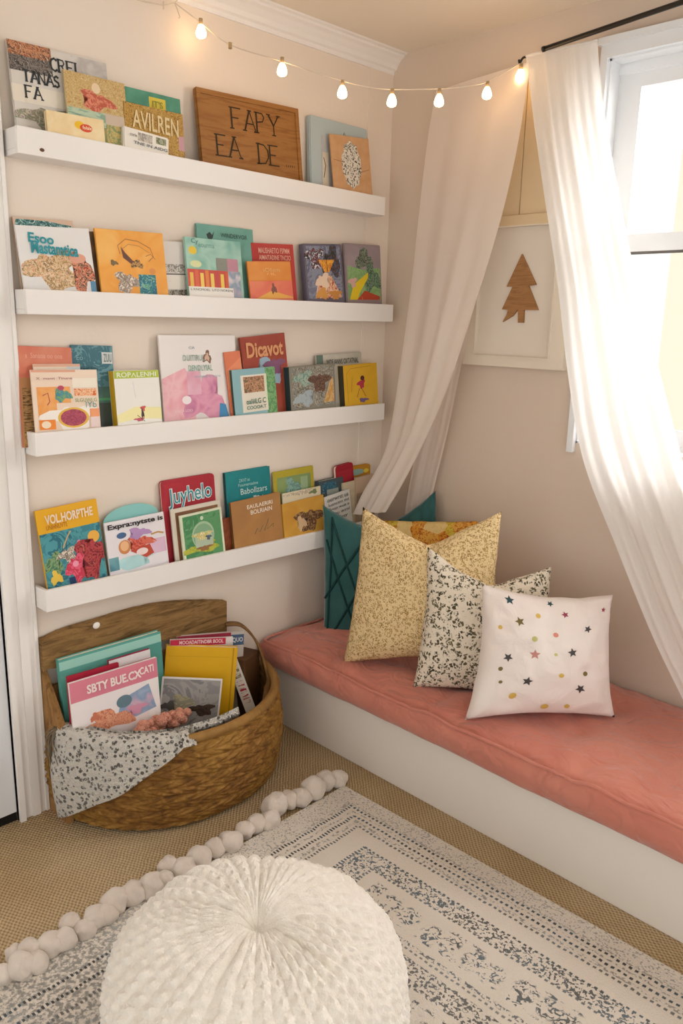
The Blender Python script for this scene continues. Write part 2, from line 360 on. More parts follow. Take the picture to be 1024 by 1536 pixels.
# ------------------------------------------------------------------ books and pictures standing on the ledges
def rectfit(quad, anc, yaw, lean, zfloor=None):
    """quad TL,TR,BR,BL: the real rectangle on the leaning plane that faces yaw, standing on zfloor"""
    n = Vector((cos(yaw), sin(yaw), 0)); N = n*cos(lean)+Vector((0, 0, 1))*sin(lean)
    P = [on(x, y, N, anc) for x, y in quad]
    e1 = Vector((-sin(yaw), cos(yaw), 0)); e2 = N.cross(e1)
    Q = [(p.dot(e1), p.dot(e2)) for p in P]; TL, TR, BR, BL = [Vector(q) for q in Q]
    upv = ((TL-BL)+(TR-BR)); ang = atan2(-upv.x, upv.y)*.6+atan2(*((TR-TL)+(BR-BL)).yx)*.4
    ang = max(min(ang, .35), -.35)
    if abs(ang) < .012: ang = 0
    a = Vector((cos(ang), sin(ang))); bb = Vector((-sin(ang), cos(ang))); c = (TL+TR+BR+BL)/4
    W = ((TR-TL).dot(a)+(BR-BL).dot(a))/2; H = ((TL-BL).dot(bb)+(TR-BR).dot(bb))/2
    N0 = N*N.dot(Vector(anc))
    X = e1*a.x+e2*a.y; Z = e1*bb.x+e2*bb.y; o = N0+e1*c.x+e2*c.y-Z*(H/2)
    ext = 0
    if zfloor is not None:
        low = o.z-abs(X.z)*W/2; ext = max((low-zfloor)/Z.z, 0)
    org = o-Z*ext; Yv = Z.cross(X)
    m = Matrix.Identity(4)
    for i in range(3): m[i][0] = X[i]; m[i][1] = Yv[i]; m[i][2] = Z[i]; m[i][3] = org[i]
    return m, W, H, ext
def art(parent, W, H, ext, items, texts, y=-.0004):
    def cl(p): return (max(-W/2+.0005, min(W/2-.0005, (p[0]-.5)*W)), max(.0005, min(ext+H-.0005, ext+p[1]*H)))
    if items:
        b = bmesh.new(); mats = []
        for k_, it in enumerate(items):
            m_ = mt(it[-1])
            if m_ not in mats: mats.append(m_)
            mi = mats.index(m_); yy = y-.00012*k_
            if it[0] == 'r':
                _, u0, v0, u1, v1, _m = it; pts = [(u0, v0), (u1, v0), (u1, v1), (u0, v1)]
                if v0 <= 0: pts[0] = (u0, -1); pts[1] = (u1, -1)
            elif it[0] == 'e': pts = [(it[1]+it[3]*cos(a*pi/12), it[2]+it[4]*sin(a*pi/12)) for a in range(24)]
            elif it[0] == 'b':
                sd = hash((it[1], it[2])) % 97; pts = []
                for a in range(30):
                    q = a*pi/15; r = 1+.28*sin(q*3+sd)+.16*sin(q*5+sd*2)+.09*sin(q*9+sd*3); pts.append((it[1]+it[3]*r*cos(q), it[2]+it[4]*r*sin(q)))
            elif it[0] == 'p': pts = it[1]
            elif it[0] == 'l':
                ribbon(b, [cl(p) for p in it[1]], it[2], yy, mi); continue
            vs = [b.verts.new((q[0], yy, q[1])) for q in map(cl, pts)]
            b.faces.new(vs).material_index = mi
        bmesh.ops.triangulate(b, faces=[f for f in b.faces if len(f.verts) > 4])
        obj('cover_art', b, None, parent, mats=mats)
    if texts:
        for k_, tx in enumerate(texts):
            s, u0, v0, u1, v1, c = tx[:6]; bold = tx[6] if len(tx) > 6 else .015; rot = tx[7] if len(tx) > 7 else 0
            b = bmesh.new(); x0, z0 = cl((u0, v0)); x1, z1 = cl((u1, v1)); add_text(b, s, x0, z0, x1, z1, y-.0028-.0001*k_, 0, bold, rot=rot)
            obj('title', b, mt(c), parent)
DIM = {}
def book(label, m, W, H, ext, th, colr, items=(), texts=(), r=0, back=None, name='book', cat='book', pages=True, outline=None, group=None, spine=None):
    t = thing(name, label, cat, mat=m, group=group); DIM[t.name] = (W, H, ext); T = .0016 if th > .006 else .0008
    HH = ext+H
    if callable(outline): outline = outline(W, HH)
    out = outline or rrect(-W/2, 0, W/2, HH, r)
    if pages:
        b = bmesh.new(); prism(b, out, 0, T)
        n0 = len(b.faces); prism(b, rrect(-W/2, 0, W/2, HH if outline is None else ext+H*.8, r if outline is None else 0), th-T, th)
        if r < .004 and outline is None: box(b, (-W/2, T, 0), (-W/2+T, th-T, HH), 1)
        obj('cover', b, None, t, mats=[mt(colr), mt(spine or back or colr)])
        b = bmesh.new(); g = .003; prism(b, rrect(-W/2+T, g, W/2-g, (HH if outline is None else ext+H*.8)-g, r*.8), T, th-T); obj('pages', b, M_pages, t)
    else:
        b = bmesh.new(); prism(b, out, 0, th); bmesh.ops.bevel(b, geom=[e for e in b.edges if len(e.link_faces) == 2 and e.calc_face_angle() > 1.2], offset=min(.003, th*.3), segments=2, affect='EDGES')
        obj('cover' if name in ('book', 'booklet') else ('board' if name != 'box' else 'carton'), b, mt(colr), t)
    art(t, W, H, ext, items, texts); return t
def sb(sh, quad, xb, kk, th, label, colr, items=(), texts=(), **kw):
    ym = onx(quad[2][0], quad[2][1], .05).y; zf = zlip(sh, ym)-LH+.0135
    m, W, H, ext = rectfit(quad, (xb, 0, zf), 0, math.atan(kk), zf)
    return book(label, m, W, H, ext, th, colr, items, texts, **kw)

def speck(name, base, dark, scale, thr, rough=.9, knit=None, dark2=None):
    k = NT(name, rough, .1); wv = k.n('ShaderNodeVectorMath', operation='ADD'); k.l(k.co(), wv.inputs[0])
    nz = k.n('ShaderNodeTexNoise'); k.l(k.co(), nz.inputs['Vector']); nz.inputs['Scale'].default_value = scale*1.1; sc = k.n('ShaderNodeVectorMath', operation='SCALE'); k.l(nz.outputs['Color'], sc.inputs[0]); sc.inputs['Scale'].default_value = .9/scale; k.l(sc.outputs[0], wv.inputs[1])
    d = k.vor(scale, wv.outputs[0]); d2 = k.vor(scale*2.4, wv.outputs[0])
    msk = k.math('MULTIPLY', k.step(d, thr, thr*.72), k.step(d2, .62, .42))
    k.col(k.mix(msk, base, k.mix(k.step(k.noise(scale*.4, 1), .4, .6), dark, dark2 or dark)))
    h = k.math('SUBTRACT', k.vor(knit or 130), k.math('MULTIPLY', msk, .2)); k.bump(h, .004, .8); return k.m
M_oval = speck('speckled_print', 'e6dfd2', '33342c', 120, .6)
# ---- top ledge
t = sb(0, ((8, 54), (157, 95), (172, 216), (24, 186)), .036, .075, .008, 'large pale grey picture board with roman capitals, leftmost on the top ledge', 'd9d2c9',
   [('r', .0, .84, .42, 1, 'S:60:9c5c3c,c9906a,6b4a3c,d8b79a'), ('r', .0, .66, .42, .84, 'S:70:55504c,8a8078,3d3a38,b0a79c'), ('r', .62, .62, 1, .98, 'G:20:d9d3cc,b9b3ae,cfc8bf'), ('r', 0, .3, 1, .5, 'e6ddcd'), ('b', .35, .14, .3, .14, 'S:60:a99a8c,7f8a70,cbbba8,8d7f92'), ('b', .85, .3, .12, .2, 'S:60:5c5750,a39a8f,8a8580')],
   name='picture_board', cat='picture', pages=False)
W, H, ext = DIM[t.name]
for s, u, v, h in (('CRFI', .40, .74, .15), ('TANAS', .12, .55, .13), ('FA', .13, .36, .14), ('C', .56, .3, .15)):
    b = bmesh.new(); capitals(b, s, (u-.5)*W, ext+v*H, h*H, .0042, -.0016, gap=.16); obj('title', b, mt('33383a'), t)
sb(0, ((95, 102), (186, 127), (195, 222), (104, 205)), .058, .10, .006, 'tan storybook with a red blossom picture and green lower band, behind the small cream box', 'c9b184',
   [('r', 0, .48, 1, 1, 'S:90:b98f55,d4ba85,c0a060,e0cda3'), ('b', .5, .62, .25, .14, 'S:40:c0604a,d88a70,b8493c'), ('e', .5, .82, .07, .08, 'e9d2b0'), ('r', 0, .24, .62, .46, 'W:60:8fae97,b9cdb4'), ('r', .62, .3, 1, .46, 'cdbba8'), ('r', .62, 0, 1, .3, 'S:50:8c9a6a,c7b070,6f7f58'), ('r', 0, 0, .62, .24, 'S:50:ad9860,8f9a6c,cfb684')])
sb(0, ((68, 163), (155, 181), (158, 211), (71, 194)), .067, .05, .014, 'small cream box with a yellow and red badge at the front of the top ledge', 'eed9ae',
   [('r', 0, .0, 1, 1, 'G:25:f3dfb4,ecd09c'), ('e', .56, .52, .09, .2, 'f0c02c'), ('e', .67, .42, .11, .2, 'dd5434')], [('folale', .6, .34, .76, .52, 'fbe7c0')], name='box', cat='box', pages=False)
sb(0, ((187, 128), (269, 150), (276, 232), (192, 215)), .040, .09, .006, 'green topped book standing behind the ochre book on the top ledge', '4f8f78', [('r', 0, .6, 1, 1, 'G:20:4c8c76,5fa086'), ('r', .42, .66, .72, .92, 'ddc64e'), ('r', .0, 0, 1, .6, 'c9a04e')], [("IT'S", .47, .74, .66, .86, '8a8f3c')])
sb(0, ((186, 150), (272, 173), (279, 235), (188, 216)), .056, .07, .010, 'ochre patterned book with pale worn lettering in front of the green topped book', 'a5762f',
   [('r', .0, 0, 1, 1, 'S:110:a97f35,c9a356,8f6528,ddbd77'), ('r', .9, .1, 1, .45, 'c99aa0')], [('AVILREN', .12, .42, .9, .84, 'e3cfa0', .01, -.03)])
sb(0, ((190, 191), (250, 205), (257, 231), (181, 214)), .068, .04, .016, 'small white printed carton lying at the foot of the ochre book', 'ece6dc',
   [('r', .3, .35, .62, .85, 'S:60:9c9488,c8c0b4,7c786f'), ('r', .7, .45, .93, .85, 'S:60:75805a,a8a892,5c6248')], [('corie', .12, .5, .27, .7, '8a8580'), ('TNE IN AIDG', .2, .08, .95, .26, '54606a')], name='box', cat='box', pages=False)
t = sb(0, ((291, 124), (445, 168), (454, 270), (304, 242)), .050, .085, .016, 'brown wooden sign with FAPY EA DE lettering leaning on the top ledge', M_sign, name='wooden_sign', cat='sign', pages=False)
Wq, Hq = None, None
m_, Ws, Hs, es = rectfit(((291, 124), (445, 168), (454, 270), (304, 242)), (.05, 0, 1.86), 0, math.atan(.085), zlip(0, -.6)-LH+.0135)
b = bmesh.new()
for a, c in (((-Ws/2, 0), (-Ws/2+.014, es+Hs)), ((Ws/2-.014, 0), (Ws/2, es+Hs)), ((-Ws/2+.014, es+Hs-.014), (Ws/2-.014, es+Hs)), ((-Ws/2+.014, 0), (Ws/2-.014, .014))):
    box(b, (a[0], -.004, a[1]), (c[0], 0, c[1]))
obj('frame', b, M_sign, t)
hh_ = Hs*.28
for s, u, v, g_ in (('FAPY', -.19, .55, .22), ('EA.', -.35, .15, .16), ('DE', .05, .12, .18)):
    b = bmesh.new(); capitals(b, s, Ws*u, es+Hs*v, hh_, .0048, -.0012, gap=g_)
    if s == 'DE':
        obj('lettering', b, mt('33250f'), t); b = bmesh.new()
        for i in range(5): ribbon(b, [(Ws*(.33+.022*i), es+Hs*.13), (Ws*(.34+.022*i), es+Hs*.16)], .002, -.0012)
    obj('lettering', b, mt('33250f'), t)
sb(0, ((466, 166), (546, 198), (556, 292), (464, 274)), .036, .05, .02, 'pale blue canvas behind the kraft card at the right of the top ledge', 'b6c4c6',
   [('r', .18, .0, .5, .74, 'G:20:a9b0b6,bcbdbd'), ('r', .2, .0, .3, .5, 'd8cdb8'), ('l', [(.55, .72), (.58, .86), (.62, .78), (.6, .7)], .003, '3d4348'), ('l', [(.22, .12), (.25, .3), (.22, .42)], .003, '4a3a34')], name='canvas', cat='picture', pages=False, r=.008)
sb(0, ((492, 196), (551, 212), (560, 292), (502, 281)), .062, .085, .005, 'kraft brown card with a speckled white oval, rightmost on the top ledge', 'cfa277',
   [('r', 0, 0, 1, 1, 'G:30:d3a77c,c99a6c'), ('p', [(.5+.23*cos(a*pi/10)*(1+.12*(a % 2)), .48+.4*sin(a*pi/10)*(1+.12*(a % 2))) for a in range(20)], M_oval), ('l', [(.05, .55), (.28, .52)], .0015, '7b5a3e'), ('l', [(.7, .35), (.95, .42)], .0015, '7b5a3e')], name='card', cat='picture', pages=False)

# ---- second ledge
sb(1, ((15, 323), (110, 333), (120, 436), (36, 434)), .032, .085, .006, 'pink backed book with a dark teal top edge, behind the white book with teal title', 'd9b9a0', [('p', [(.05, .98), (.55, .97), (.98, .92), (1, .84), (0, .84)], 'S:60:9fc0bd,2f5a58,6a9a98,cfdcd6')])
sb(1, ((20, 333), (132, 347), (146, 434), (38, 431)), .056, .11, .007, 'white storybook with a teal hand-drawn title and peach animals, leftmost on the second ledge', 'e8e6e4',
   [('b', .42, .3, .36, .3, 'S:75:d99a78,e6cfae,c7a06a,8e7355,f0dcc4'), ('b', .82, .25, .14, .32, 'S:60:a8482f,e09878,5e4034,d9b08c'), ('e', .78, .5, .12, .08, 'e0a48c'), ('r', .92, 0, 1, .12, '5f8fb0')],
   [('Esoo', .14, .72, .48, .88, '2f93a0', .03, -.08), ('Mastamtica', .16, .54, .8, .74, '2f93a0', .03, -.06)])
sb(1, ((128, 346), (190, 350), (200, 438), (145, 436)), .036, .075, .010, 'dark brown edged book tucked between the white and the orange books', '9a5a3c', [('r', 0, 0, .6, 1, 'G:20:5d4a38,8a6a4c')])
sb(1, ((141, 341), (243, 351), (253, 441), (153, 437)), .060, .11, .007, 'bright orange storybook with a sketched creature on the second ledge', 'edaa4c',
   [('r', 0, 0, 1, 1, 'G:9:f3b45a,eda445,f5c06a'), ('l', [(.32, .62), (.3, .75), (.42, .86), (.6, .84), (.78, .74), (.82, .6), (.74, .52)], .0022, 'a06a3c'), ('l', [(.36, .7), (.46, .78), (.62, .76), (.76, .66)], .0015, 'b07a44'), ('p', [(.34, .74), (.4, .64), (.5, .52), (.6, .48), (.64, .42), (.5, .44), (.36, .56)], '6a4538'), ('b', .56, .46, .09, .06, 'S:120:4c3a30,c99a5a,7b5a3c'), ('b', .22, .47, .05, .04, '7d6a48'), ('e', .78, .36, .05, .05, 'e0954c'), ('l', [(.7, .6), (.78, .64), (.84, .56)], .0015, '8a5a30'),
    ('b', .38, .16, .16, .16, 'S:60:e9dfd0,b3a394,8a7668,f3ead8'), ('r', .56, 0, .82, .3, 'S:45:3d8f86,2a6a88,7fb6a0,2f7a5c')])
sb(1, ((228, 360), (280, 364), (286, 444), (240, 441)), .036, .07, .006, 'white book with black banded photographs, squeezed beside the orange book', 'dcd6cf',
   [('r', .1, .42, 1, .58, 'S:90:8a847c,d8d2c8,4f4a46'), ('r', .1, .12, 1, .38, 'S:40:e6e0d4,c9c3b4'), ('r', .1, 0, 1, .1, 'S:90:5c564e,b5ac9c,3c3835'), ('r', .1, .38, 1, .405, '6a6560')])
sb(1, ((294, 334), (377, 345), (386, 447), (301, 443)), .036, .09, .007, 'tall teal book with a small dark heart, behind the crayon picture book', '6fa596',
   [('r', 0, 0, 1, 1, 'G:9:78aea0,69a091'), ('p', [(.16, .86), (.22, .9), (.26, .86), (.3, .92), (.27, .82), (.2, .76)], '34443f')], [('WINDERVOR', .4, .84, .88, .9, '2f4a44', .0)], r=.003)
sb(1, ((277, 355), (360, 363), (366, 446), (283, 444)), .060, .11, .009, 'pale teal picture book with a row of coloured crayons along its foot', '9fc6b6',
   [('r', 0, .42, 1, 1, 'G:12:8cc0b0,a9cfbf,7fb5a6'), ('e', .12, .78, .07, .07, 'e8c640'), ('e', .16, .55, .1, .06, 'd9dca4'), ('r', .0, .16, .8, .46, 'd2564a')]+[('r', .04+.09*i, .16, .1+.09*i, .4+.05*(i % 2), c) for i, c in enumerate(('e9bf55', 'dd6a4a', 'f0cf62', 'e48a46', 'f3d46a', 'c9534c', 'eecb5c', 'd9663f'))]+[('r', .52, .46, .72, .68, 'S:60:8a8a80,5c6058'), ('r', .72, .46, .92, .68, 'c08a98'), ('r', .72, .0, .95, .46, 'G:25:b9a9b9,8aa0b0,d9cdd0'), ('r', 0, 0, .8, .16, 'efeae2')],
   [('L KNCMOEL  UTO NORENJ', .03, .08, .78, .13, '44504c', 0), ('Cy', .1, .88, .22, .98, '3f7a7c', 0), ('eourma', .22, .84, .5, .9, '6a9a90', 0)])
sb(1, ((376, 363), (438, 368), (447, 449), (384, 446)), .038, .09, .007, 'red book with cream title lines, behind the small orange book', 'c1423c', [('r', .04, .02, .98, .98, 'G:9:c8473f,bc3f3a')], [('MAUSHAETIO FSPMM', .14, .82, .88, .92, 'e8b29c'), ('AIMAITADINE TNCSO', .14, .7, .9, .79, 'e8b29c'), ('Thorgt nu mm hm', .14, .6, .86, .65, 'd98a78', 0)])
sb(1, ((370, 391), (434, 393), (441, 449), (376, 447)), .062, .09, .006, 'small orange and coral book leaning on the red book', 'e0893c',
   [('r', 0, .5, 1, 1, 'G:14:e08c3c,e69a4c'), ('r', 0, 0, 1, .48, 'G:14:e4705c,ea8a6a'), ('p', [(.1, 0), (.5, .22), (1, .02), (1, 0)], 'eab056'), ('b', .55, .26, .06, .12, '8f5a50')], [('iOliem', .34, .72, .72, .82, 'f0c080', 0), ('r ts,', .42, .62, .6, .7, 'f0c080', 0)])
sb(1, ((451, 362), (511, 369), (519, 452), (462, 449)), .052, .07, .022, 'purple grey canvas painting with an orange robed figure on the second ledge', '6d6674',
   [('r', .06, .04, .94, .96, 'S:22:77788c,8b90a0,6a6a80,9a9aa8'), ('b', .28, .76, .2, .18, 'S:60:cfd3dc,3a3436,8b4a4a,9fb4c8'), ('b', .7, .68, .22, .24, 'S:60:2f3a34,5c4040,405a70,7a5a3c'), ('p', [(.36, .72), (.78, .72), (.62, .5), (.5, .5)], 'S:50:d07a2c,e8a83c,b05528'), ('p', [(.34, .44), (.66, .44), (.92, .04), (.22, .04)], 'S:40:a0402c,d99a7c,e6c8a8,c06a3c'), ('b', .45, .34, .16, .13, 'e8cdb4'), ('b', .4, .12, .14, .09, 'd79a4c'), ('b', .74, .1, .14, .08, 'c98a44'), ('l', [(.56, .95), (.57, .5)], .002, '3a2a2a')], r=.005, name='canvas_painting', cat='painting', pages=False)
sb(1, ((513, 361), (571, 371), (573, 455), (523, 451)), .052, .07, .016, 'mauve canvas painting with a green field and yellow path, rightmost on the second ledge', '9a8a8c',
   [('r', .05, .04, .95, .96, 'G:14:a59498,96888e'), ('b', .52, .72, .24, .16, 'S:80:4f5c4a,8f9a84,33382f,7f8a90'), ('p', [(.05, .62), (.5, .56), (.95, .6), (.95, .04), (.05, .04)], 'S:22:7fa66a,8fb27a,6a9a5c'), ('b', .72, .4, .22, .2, 'S:80:3c5a44,7fa080,2c3a34,a8b4a0'), ('p', [(.08, .04), (.2, .3), (.62, .52), (.6, .42), (.34, .14), (.3, .04)], 'e3c52c'), ('p', [(.28, .04), (.5, .2), (.92, .1), (.92, .04)], 'S:30:b8492f,d9804c'), ('b', .18, .34, .1, .08, 'd3a8a0')], r=.005, name='canvas_painting', cat='painting', pages=False)

# ---- third ledge
sb(2, ((24, 520), (107, 520), (114, 645), (35, 640)), .034, .075, .007, 'rust red book with brown scribbled lower half, behind the pastel illustrated book', 'd0745a',
   [('r', 0, .62, 1, 1, 'G:14:d4735a,dd8f74'), ('r', 0, 0, 1, .62, 'c08a5a'), ('r', .04, .0, .5, .5, 'W:120:6a4a2c,b98f5c')], [('s  Sanaoa oo ooa', .12, .86, .8, .92, 'eab49c', 0)])
sb(2, ((106, 518), (169, 518), (174, 640), (114, 642)), .034, .075, .008, 'dark blue-green book with a white label, just right of the rust red book', '4c7a84',
   [('r', 0, .5, 1, 1, 'S:14:55848e,40707c,6b98a0,4a7a80'), ('r', .72, .78, .98, .92, 'd9dcd8'), ('r', 0, .3, 1, .5, 'G:10:3c5a58,507a70'), ('r', .3, .33, 1, .36, '4f9a6a'), ('r', 0, 0, 1, .3, 'G:10:34403c,465048')], [('ZUU', .75, .8, .95, .9, '77868a'), ('Eo', .1, .82, .25, .88, '8ab0b4', 0), ('Sarwaf lbns', .08, .7, .6, .74, '274a54', 0)])
sb(2, ((50, 547), (119, 545), (128, 645), (58, 648)), .050, .09, .004, 'thin cream booklet just behind the pastel illustrated book', 'eedcc6', [('r', 0, .96, 1, 1, 'e0b096'), ('r', .7, .7, 1, .96, 'cfd6d6')], name='booklet')
sb(2, ((45, 551), (144, 558), (152, 640), (54, 649)), .066, .10, .006, 'pastel illustrated book with a plum bowl picture, frontmost at far left of its ledge', 'efd9c4',
   [('r', 0, .96, .66, 1, 'e3a88c'), ('r', .06, .2, .34, .72, 'G:30:eb9c4c,f0b070'), ('r', .34, .45, .56, .72, 'eba864'), ('b', .44, .58, .12, .1, 'S:60:7fa86a,4c8f9c,d8c060'), ('e', .42, .7, .05, .04, 'c0526a'), ('l', [(.14, .58), (.22, .62), (.24, .48), (.2, .42)], .003, 'b85a4c'), ('r', .62, .56, .97, .68, 'S:60:e0703c,f0c8a0,eb9a6a,fbe8d4'), ('r', .6, .7, .98, .86, 'f3ead8'), ('b', .55, .2, .36, .2, 'f6efe6'), ('e', .58, .2, .24, .17, 'e6b84c'), ('e', .58, .2, .2, .14, 'S:80:9a3f58,b55468,8a344c'), ('r', .06, .02, .3, .18, 'eb8a34'), ('e', .16, .1, .07, .06, 'f3e0c4'), ('r', .84, .2, .99, .34, 'f0a070'), ('r', .84, .02, .99, .2, 'e9d4d0')],
   [('X  mann  Tinane', .06, .84, .6, .88, '9a3f58', 0), ('SLGUWI G', .62, .46, .96, .52, '7a9a5c', 0), ('lYb', .78, .36, .95, .46, '6a9a9c', 0)])
sb(2, ((171, 556), (237, 555), (244, 634), (176, 640)), .066, .085, .030, 'thick white book with a yellow spine and lime title band', 'f1eee6',
   [('r', 0, .86, 1, 1, 'b9c94c'), ('p', [(.0, .06), (.5, .12), (1, .08), (1, .3), (.4, .34), (0, .2)], 'f3ebb0'), ('l', [(.4, .8), (.42, .6), (.44, .5)], .002, 'dcdcdc'), ('b', .58, .3, .05, .05, 'd0605c'), ('b', .56, .2, .03, .08, '4a3c44'), ('b', .48, .1, .1, .03, 'c05a68'), ('l', [(.44, .18), (.6, .06)], .0016, '3a3034')], [('ROP∧LENHI', .05, .88, .92, .97, 'eef2d8')], spine='e6b62c')
sb(2, ((238, 502), (352, 504), (358, 625), (246, 632)), .046, .075, .007, 'large white book with pink watercolour washes, tallest on the third ledge', 'efe9e6',
   [('p', [(0, 0), (0, .5), (.3, .62), (.45, .3), (.4, 0)], 'G:14:eaa6b4,f3c4c8,e694a6'), ('b', .55, .22, .26, .24, 'G:18:d88aa8,e6a4bc,c87aa0'), ('r', .32, .3, .5, .58, 'G:16:e0a0b4,ecc0d0'), ('e', .3, .24, .06, .05, 'f8eef0'), ('p', [(.72, 0), (.74, .18), (.82, .16), (.86, 0)], '4a90c0'), ('b', .6, .74, .055, .065, '8a6a5c'), ('b', .6, .74, .03, .04, 'd8b8a0')],
   [('DUITIRUL', .28, .7, .56, .77, '9cb0a4'), ('DENDLYIAL', .34, .58, .66, .65, '8cb0a0'), ('CA', .36, .84, .44, .87, '8a98a0', 0), ('nananm toni', .42, .5, .76, .53, 'a0b4c0', 0), ('RACA LOO', .14, .1, .36, .13, 'f6dce0', 0)])
sb(2, ((337, 531), (362, 523), (368, 618), (345, 622)), .056, .09, .004, 'narrow orange card peeking out beside the large white book', 'e0805c', [('p', [(0, .7), (1, .9), (1, .5), (0, .4)], 'e8906a')], name='card', cat='card', pages=False)
sb(2, ((357, 504), (424, 502), (440, 612), (374, 618)), .038, .065, .008, 'rust red book titled in peach script, tilted behind the blue bordered book', 'a84c38',
   [('r', 0, 0, 1, 1, 'G:12:ab4e3a,9f4433'), ('b', .5, .5, .3, .16, '9cb6c6'), ('b', .7, .58, .2, .1, '8a5a78')], [('Dicavot', .1, .72, .92, .92, 'e0a070', .03, -.02)])
sb(2, ((346, 554), (411, 551), (417, 616), (354, 620)), .066, .07, .014, 'blue bordered book with a framed brown picture and green right edge', '8fb9c0',
   [('r', .76, 0, 1, 1, 'S:40:5f9460,7fae74,4f8050'), ('r', .18, .02, .78, .86, 'e8e0d0'), ('r', .24, .46, .72, .82, 'S:70:9a6a4c,c79a74,7a5540,6f7f68'), ('r', .74, .2, .78, .8, 'd9e6c4')], [('oaliiiLG C', .26, .2, .72, .32, '4c7a6a'), ('COOOA.T', .26, .08, .72, .16, '5f8a78')], spine='3f5a50')
sb(2, ((433, 550), (500, 546), (505, 609), (437, 615)), .066, .05, .030, 'thick book with a grey speckled collage cover and dark teal spine', '8a8578',
   [('r', .04, .03, .96, .97, 'S:55:8f8a7c,6a665c,b0a894,74808a,a09078'), ('b', .3, .72, .18, .16, 'S:60:7a9a8c,a8b8a8,5c7a70'), ('b', .65, .6, .2, .2, 'S:60:7b5a48,5c4438,b09078'), ('b', .3, .25, .2, .16, 'S:60:a8b4b8,7a8a94'), ('p', [(.72, .1), (.96, .1), (.96, .7), (.86, .55)], 'S:30:c99a58,d9b47c,8a9aa8')], spine='2f4a4c')
sb(2, ((472, 531), (541, 530), (545, 604), (480, 606)), .034, .065, .008, 'pale grey-green book standing behind the yellow book at the right of the third ledge', 'c4c0b0', [('r', 0, .62, .14, 1, '6a7f74'), ('r', .14, 0, 1, 1, 'G:12:cfc9bb,b9b6a6')], [('WDE JANNS OXTATNAL', .2, .76, .92, .9, '5c5c54')])
sb(2, ((513, 547), (564, 546), (568, 606), (519, 608)), .064, .06, .030, 'thick yellow book with a small red figure, rightmost on the third ledge', 'e0b030',
   [('r', 0, 0, 1, 1, 'G:12:e3b534,d9a82c'), ('l', [(.1, .1), (.08, .8), (.2, .92), (.8, .94)], .0015, 'a87a20'), ('l', [(.2, .35), (.24, .7)], .0015, '8a6a2c'), ('b', .5, .52, .1, .1, 'b83a4c'), ('e', .54, .66, .06, .06, '5a2c2c'), ('l', [(.5, .42), (.62, .2)], .0022, '7a3040'), ('l', [(.44, .42), (.36, .2)], .0022, '7a3040'), ('b', .55, .12, .12, .05, '74608a')], spine='4c4638')

# ---- lowest ledge
sb(3, ((51, 766), (142, 750), (163, 860), (72, 879)), .056, .10, .008, 'yellow topped storybook with a teal and pink picture, leftmost on the lowest ledge', 'e8ae24',
   [('r', 0, .0, 1, .69, 'S:12:3f8490,4f98a0,2f6f80,5aa4a8'), ('l', [(.34, .46), (.44, .6), (.5, .66)], .004, 'c9a878'), ('l', [(.3, .42), (.46, .5)], .002, '24505c'), ('b', .16, .28, .14, .13, 'S:40:4c7a5c,7fa070,3c5c50'), ('b', .4, .36, .14, .09, 'S:90:d9d0c0,7a6a60,efe6da'), ('b', .62, .44, .07, .06, 'd98ab0'), ('e', .86, .52, .1, .08, 'e8b04c'), ('b', .78, .26, .22, .26, 'S:36:9a3038,b84a4c,7a2430,c96a58'), ('b', .5, .16, .14, .17, 'S:30:c93a50,e0607a,b02c44'), ('e', .5, .22, .05, .04, 'e89ab0'), ('b', .16, .1, .09, .08, 'e3c04c'), ('r', .36, 0, .46, .06, '24406a')],
   [('VOL.HORPTHE', .12, .8, .9, .92, 'f0dcc0', .03), ('UNIHNUVTE', .12, .73, .46, .79, 'a8641c', 0)])
sb(3, ((150, 764), (234, 750), (248, 845), (166, 862)), .040, .085, .005, 'pale teal book with an arched top, behind the white exotic bird book', '8cc8c4', [('r', 0, 0, .12, .8, 'c0344c')],
   outline=lambda W, HH: [(-W/2, 0), (W/2, 0)]+[(W/2*cos(pi*i/16), HH-.045+.045*sin(pi*i/16)) for i in range(17)])
sb(3, ((154, 784), (245, 769), (253, 841), (167, 859)), .060, .11, .006, 'white storybook with black capitals and a coral teapot-like shape on the lowest ledge', 'e9e4e8',
   [('b', .35, .14, .4, .12, 'G:14:9fd0d4,c4e4e4'), ('r', .7, .2, .98, .5, 'G:14:d9b4d0,e9d0e0'), ('r', 0, .04, .16, .3, 'G:12:3c7a8c,8abcc4'), ('e', .28, .46, .1, .14, 'd08a58'), ('e', .28, .48, .07, .1, 'e9b88a'), ('b', .55, .48, .2, .14, 'S:26:c0483c,d9705c,e8b09c'), ('b', .54, .68, .17, .1, 'b894c4'), ('e', .25, .7, .08, .06, '4c6a94'), ('p', [(.36, .36), (.62, .16), (.76, .22), (.7, .42)], 'c0503c'), ('e', .56, .3, .1, .07, 'f0dcd8'), ('l', [(.74, .6), (.86, .62), (.96, .58)], .005, 'c99a5c')],
   [('Expra:nytste is', .04, .82, .97, .95, '2c2a2c', .03)])
sb(3, ((238, 723), (321, 709), (328, 825), (252, 838)), .036, .07, .010, 'crimson book with rounded corners and teal looping script on the lowest ledge', 'b02f3c', [('r', .05, .02, .95, .95, 'G:10:b8333f,a82c38')],
   [('Juyhelo', .1, .63, .93, .9, 'dfe6e4', .05, .02), ('Juyhelo', .11, .64, .92, .89, '2f8f9c', .0, .02)], r=.012)
sb(3, ((255, 763), (328, 752), (338, 822), (263, 837)), .056, .09, .006, 'pale bordered brown book directly behind the green glass jar book', 'ddd4c4', [('r', .08, -.2, .94, .92, 'G:14:7a5238,8f6544')])
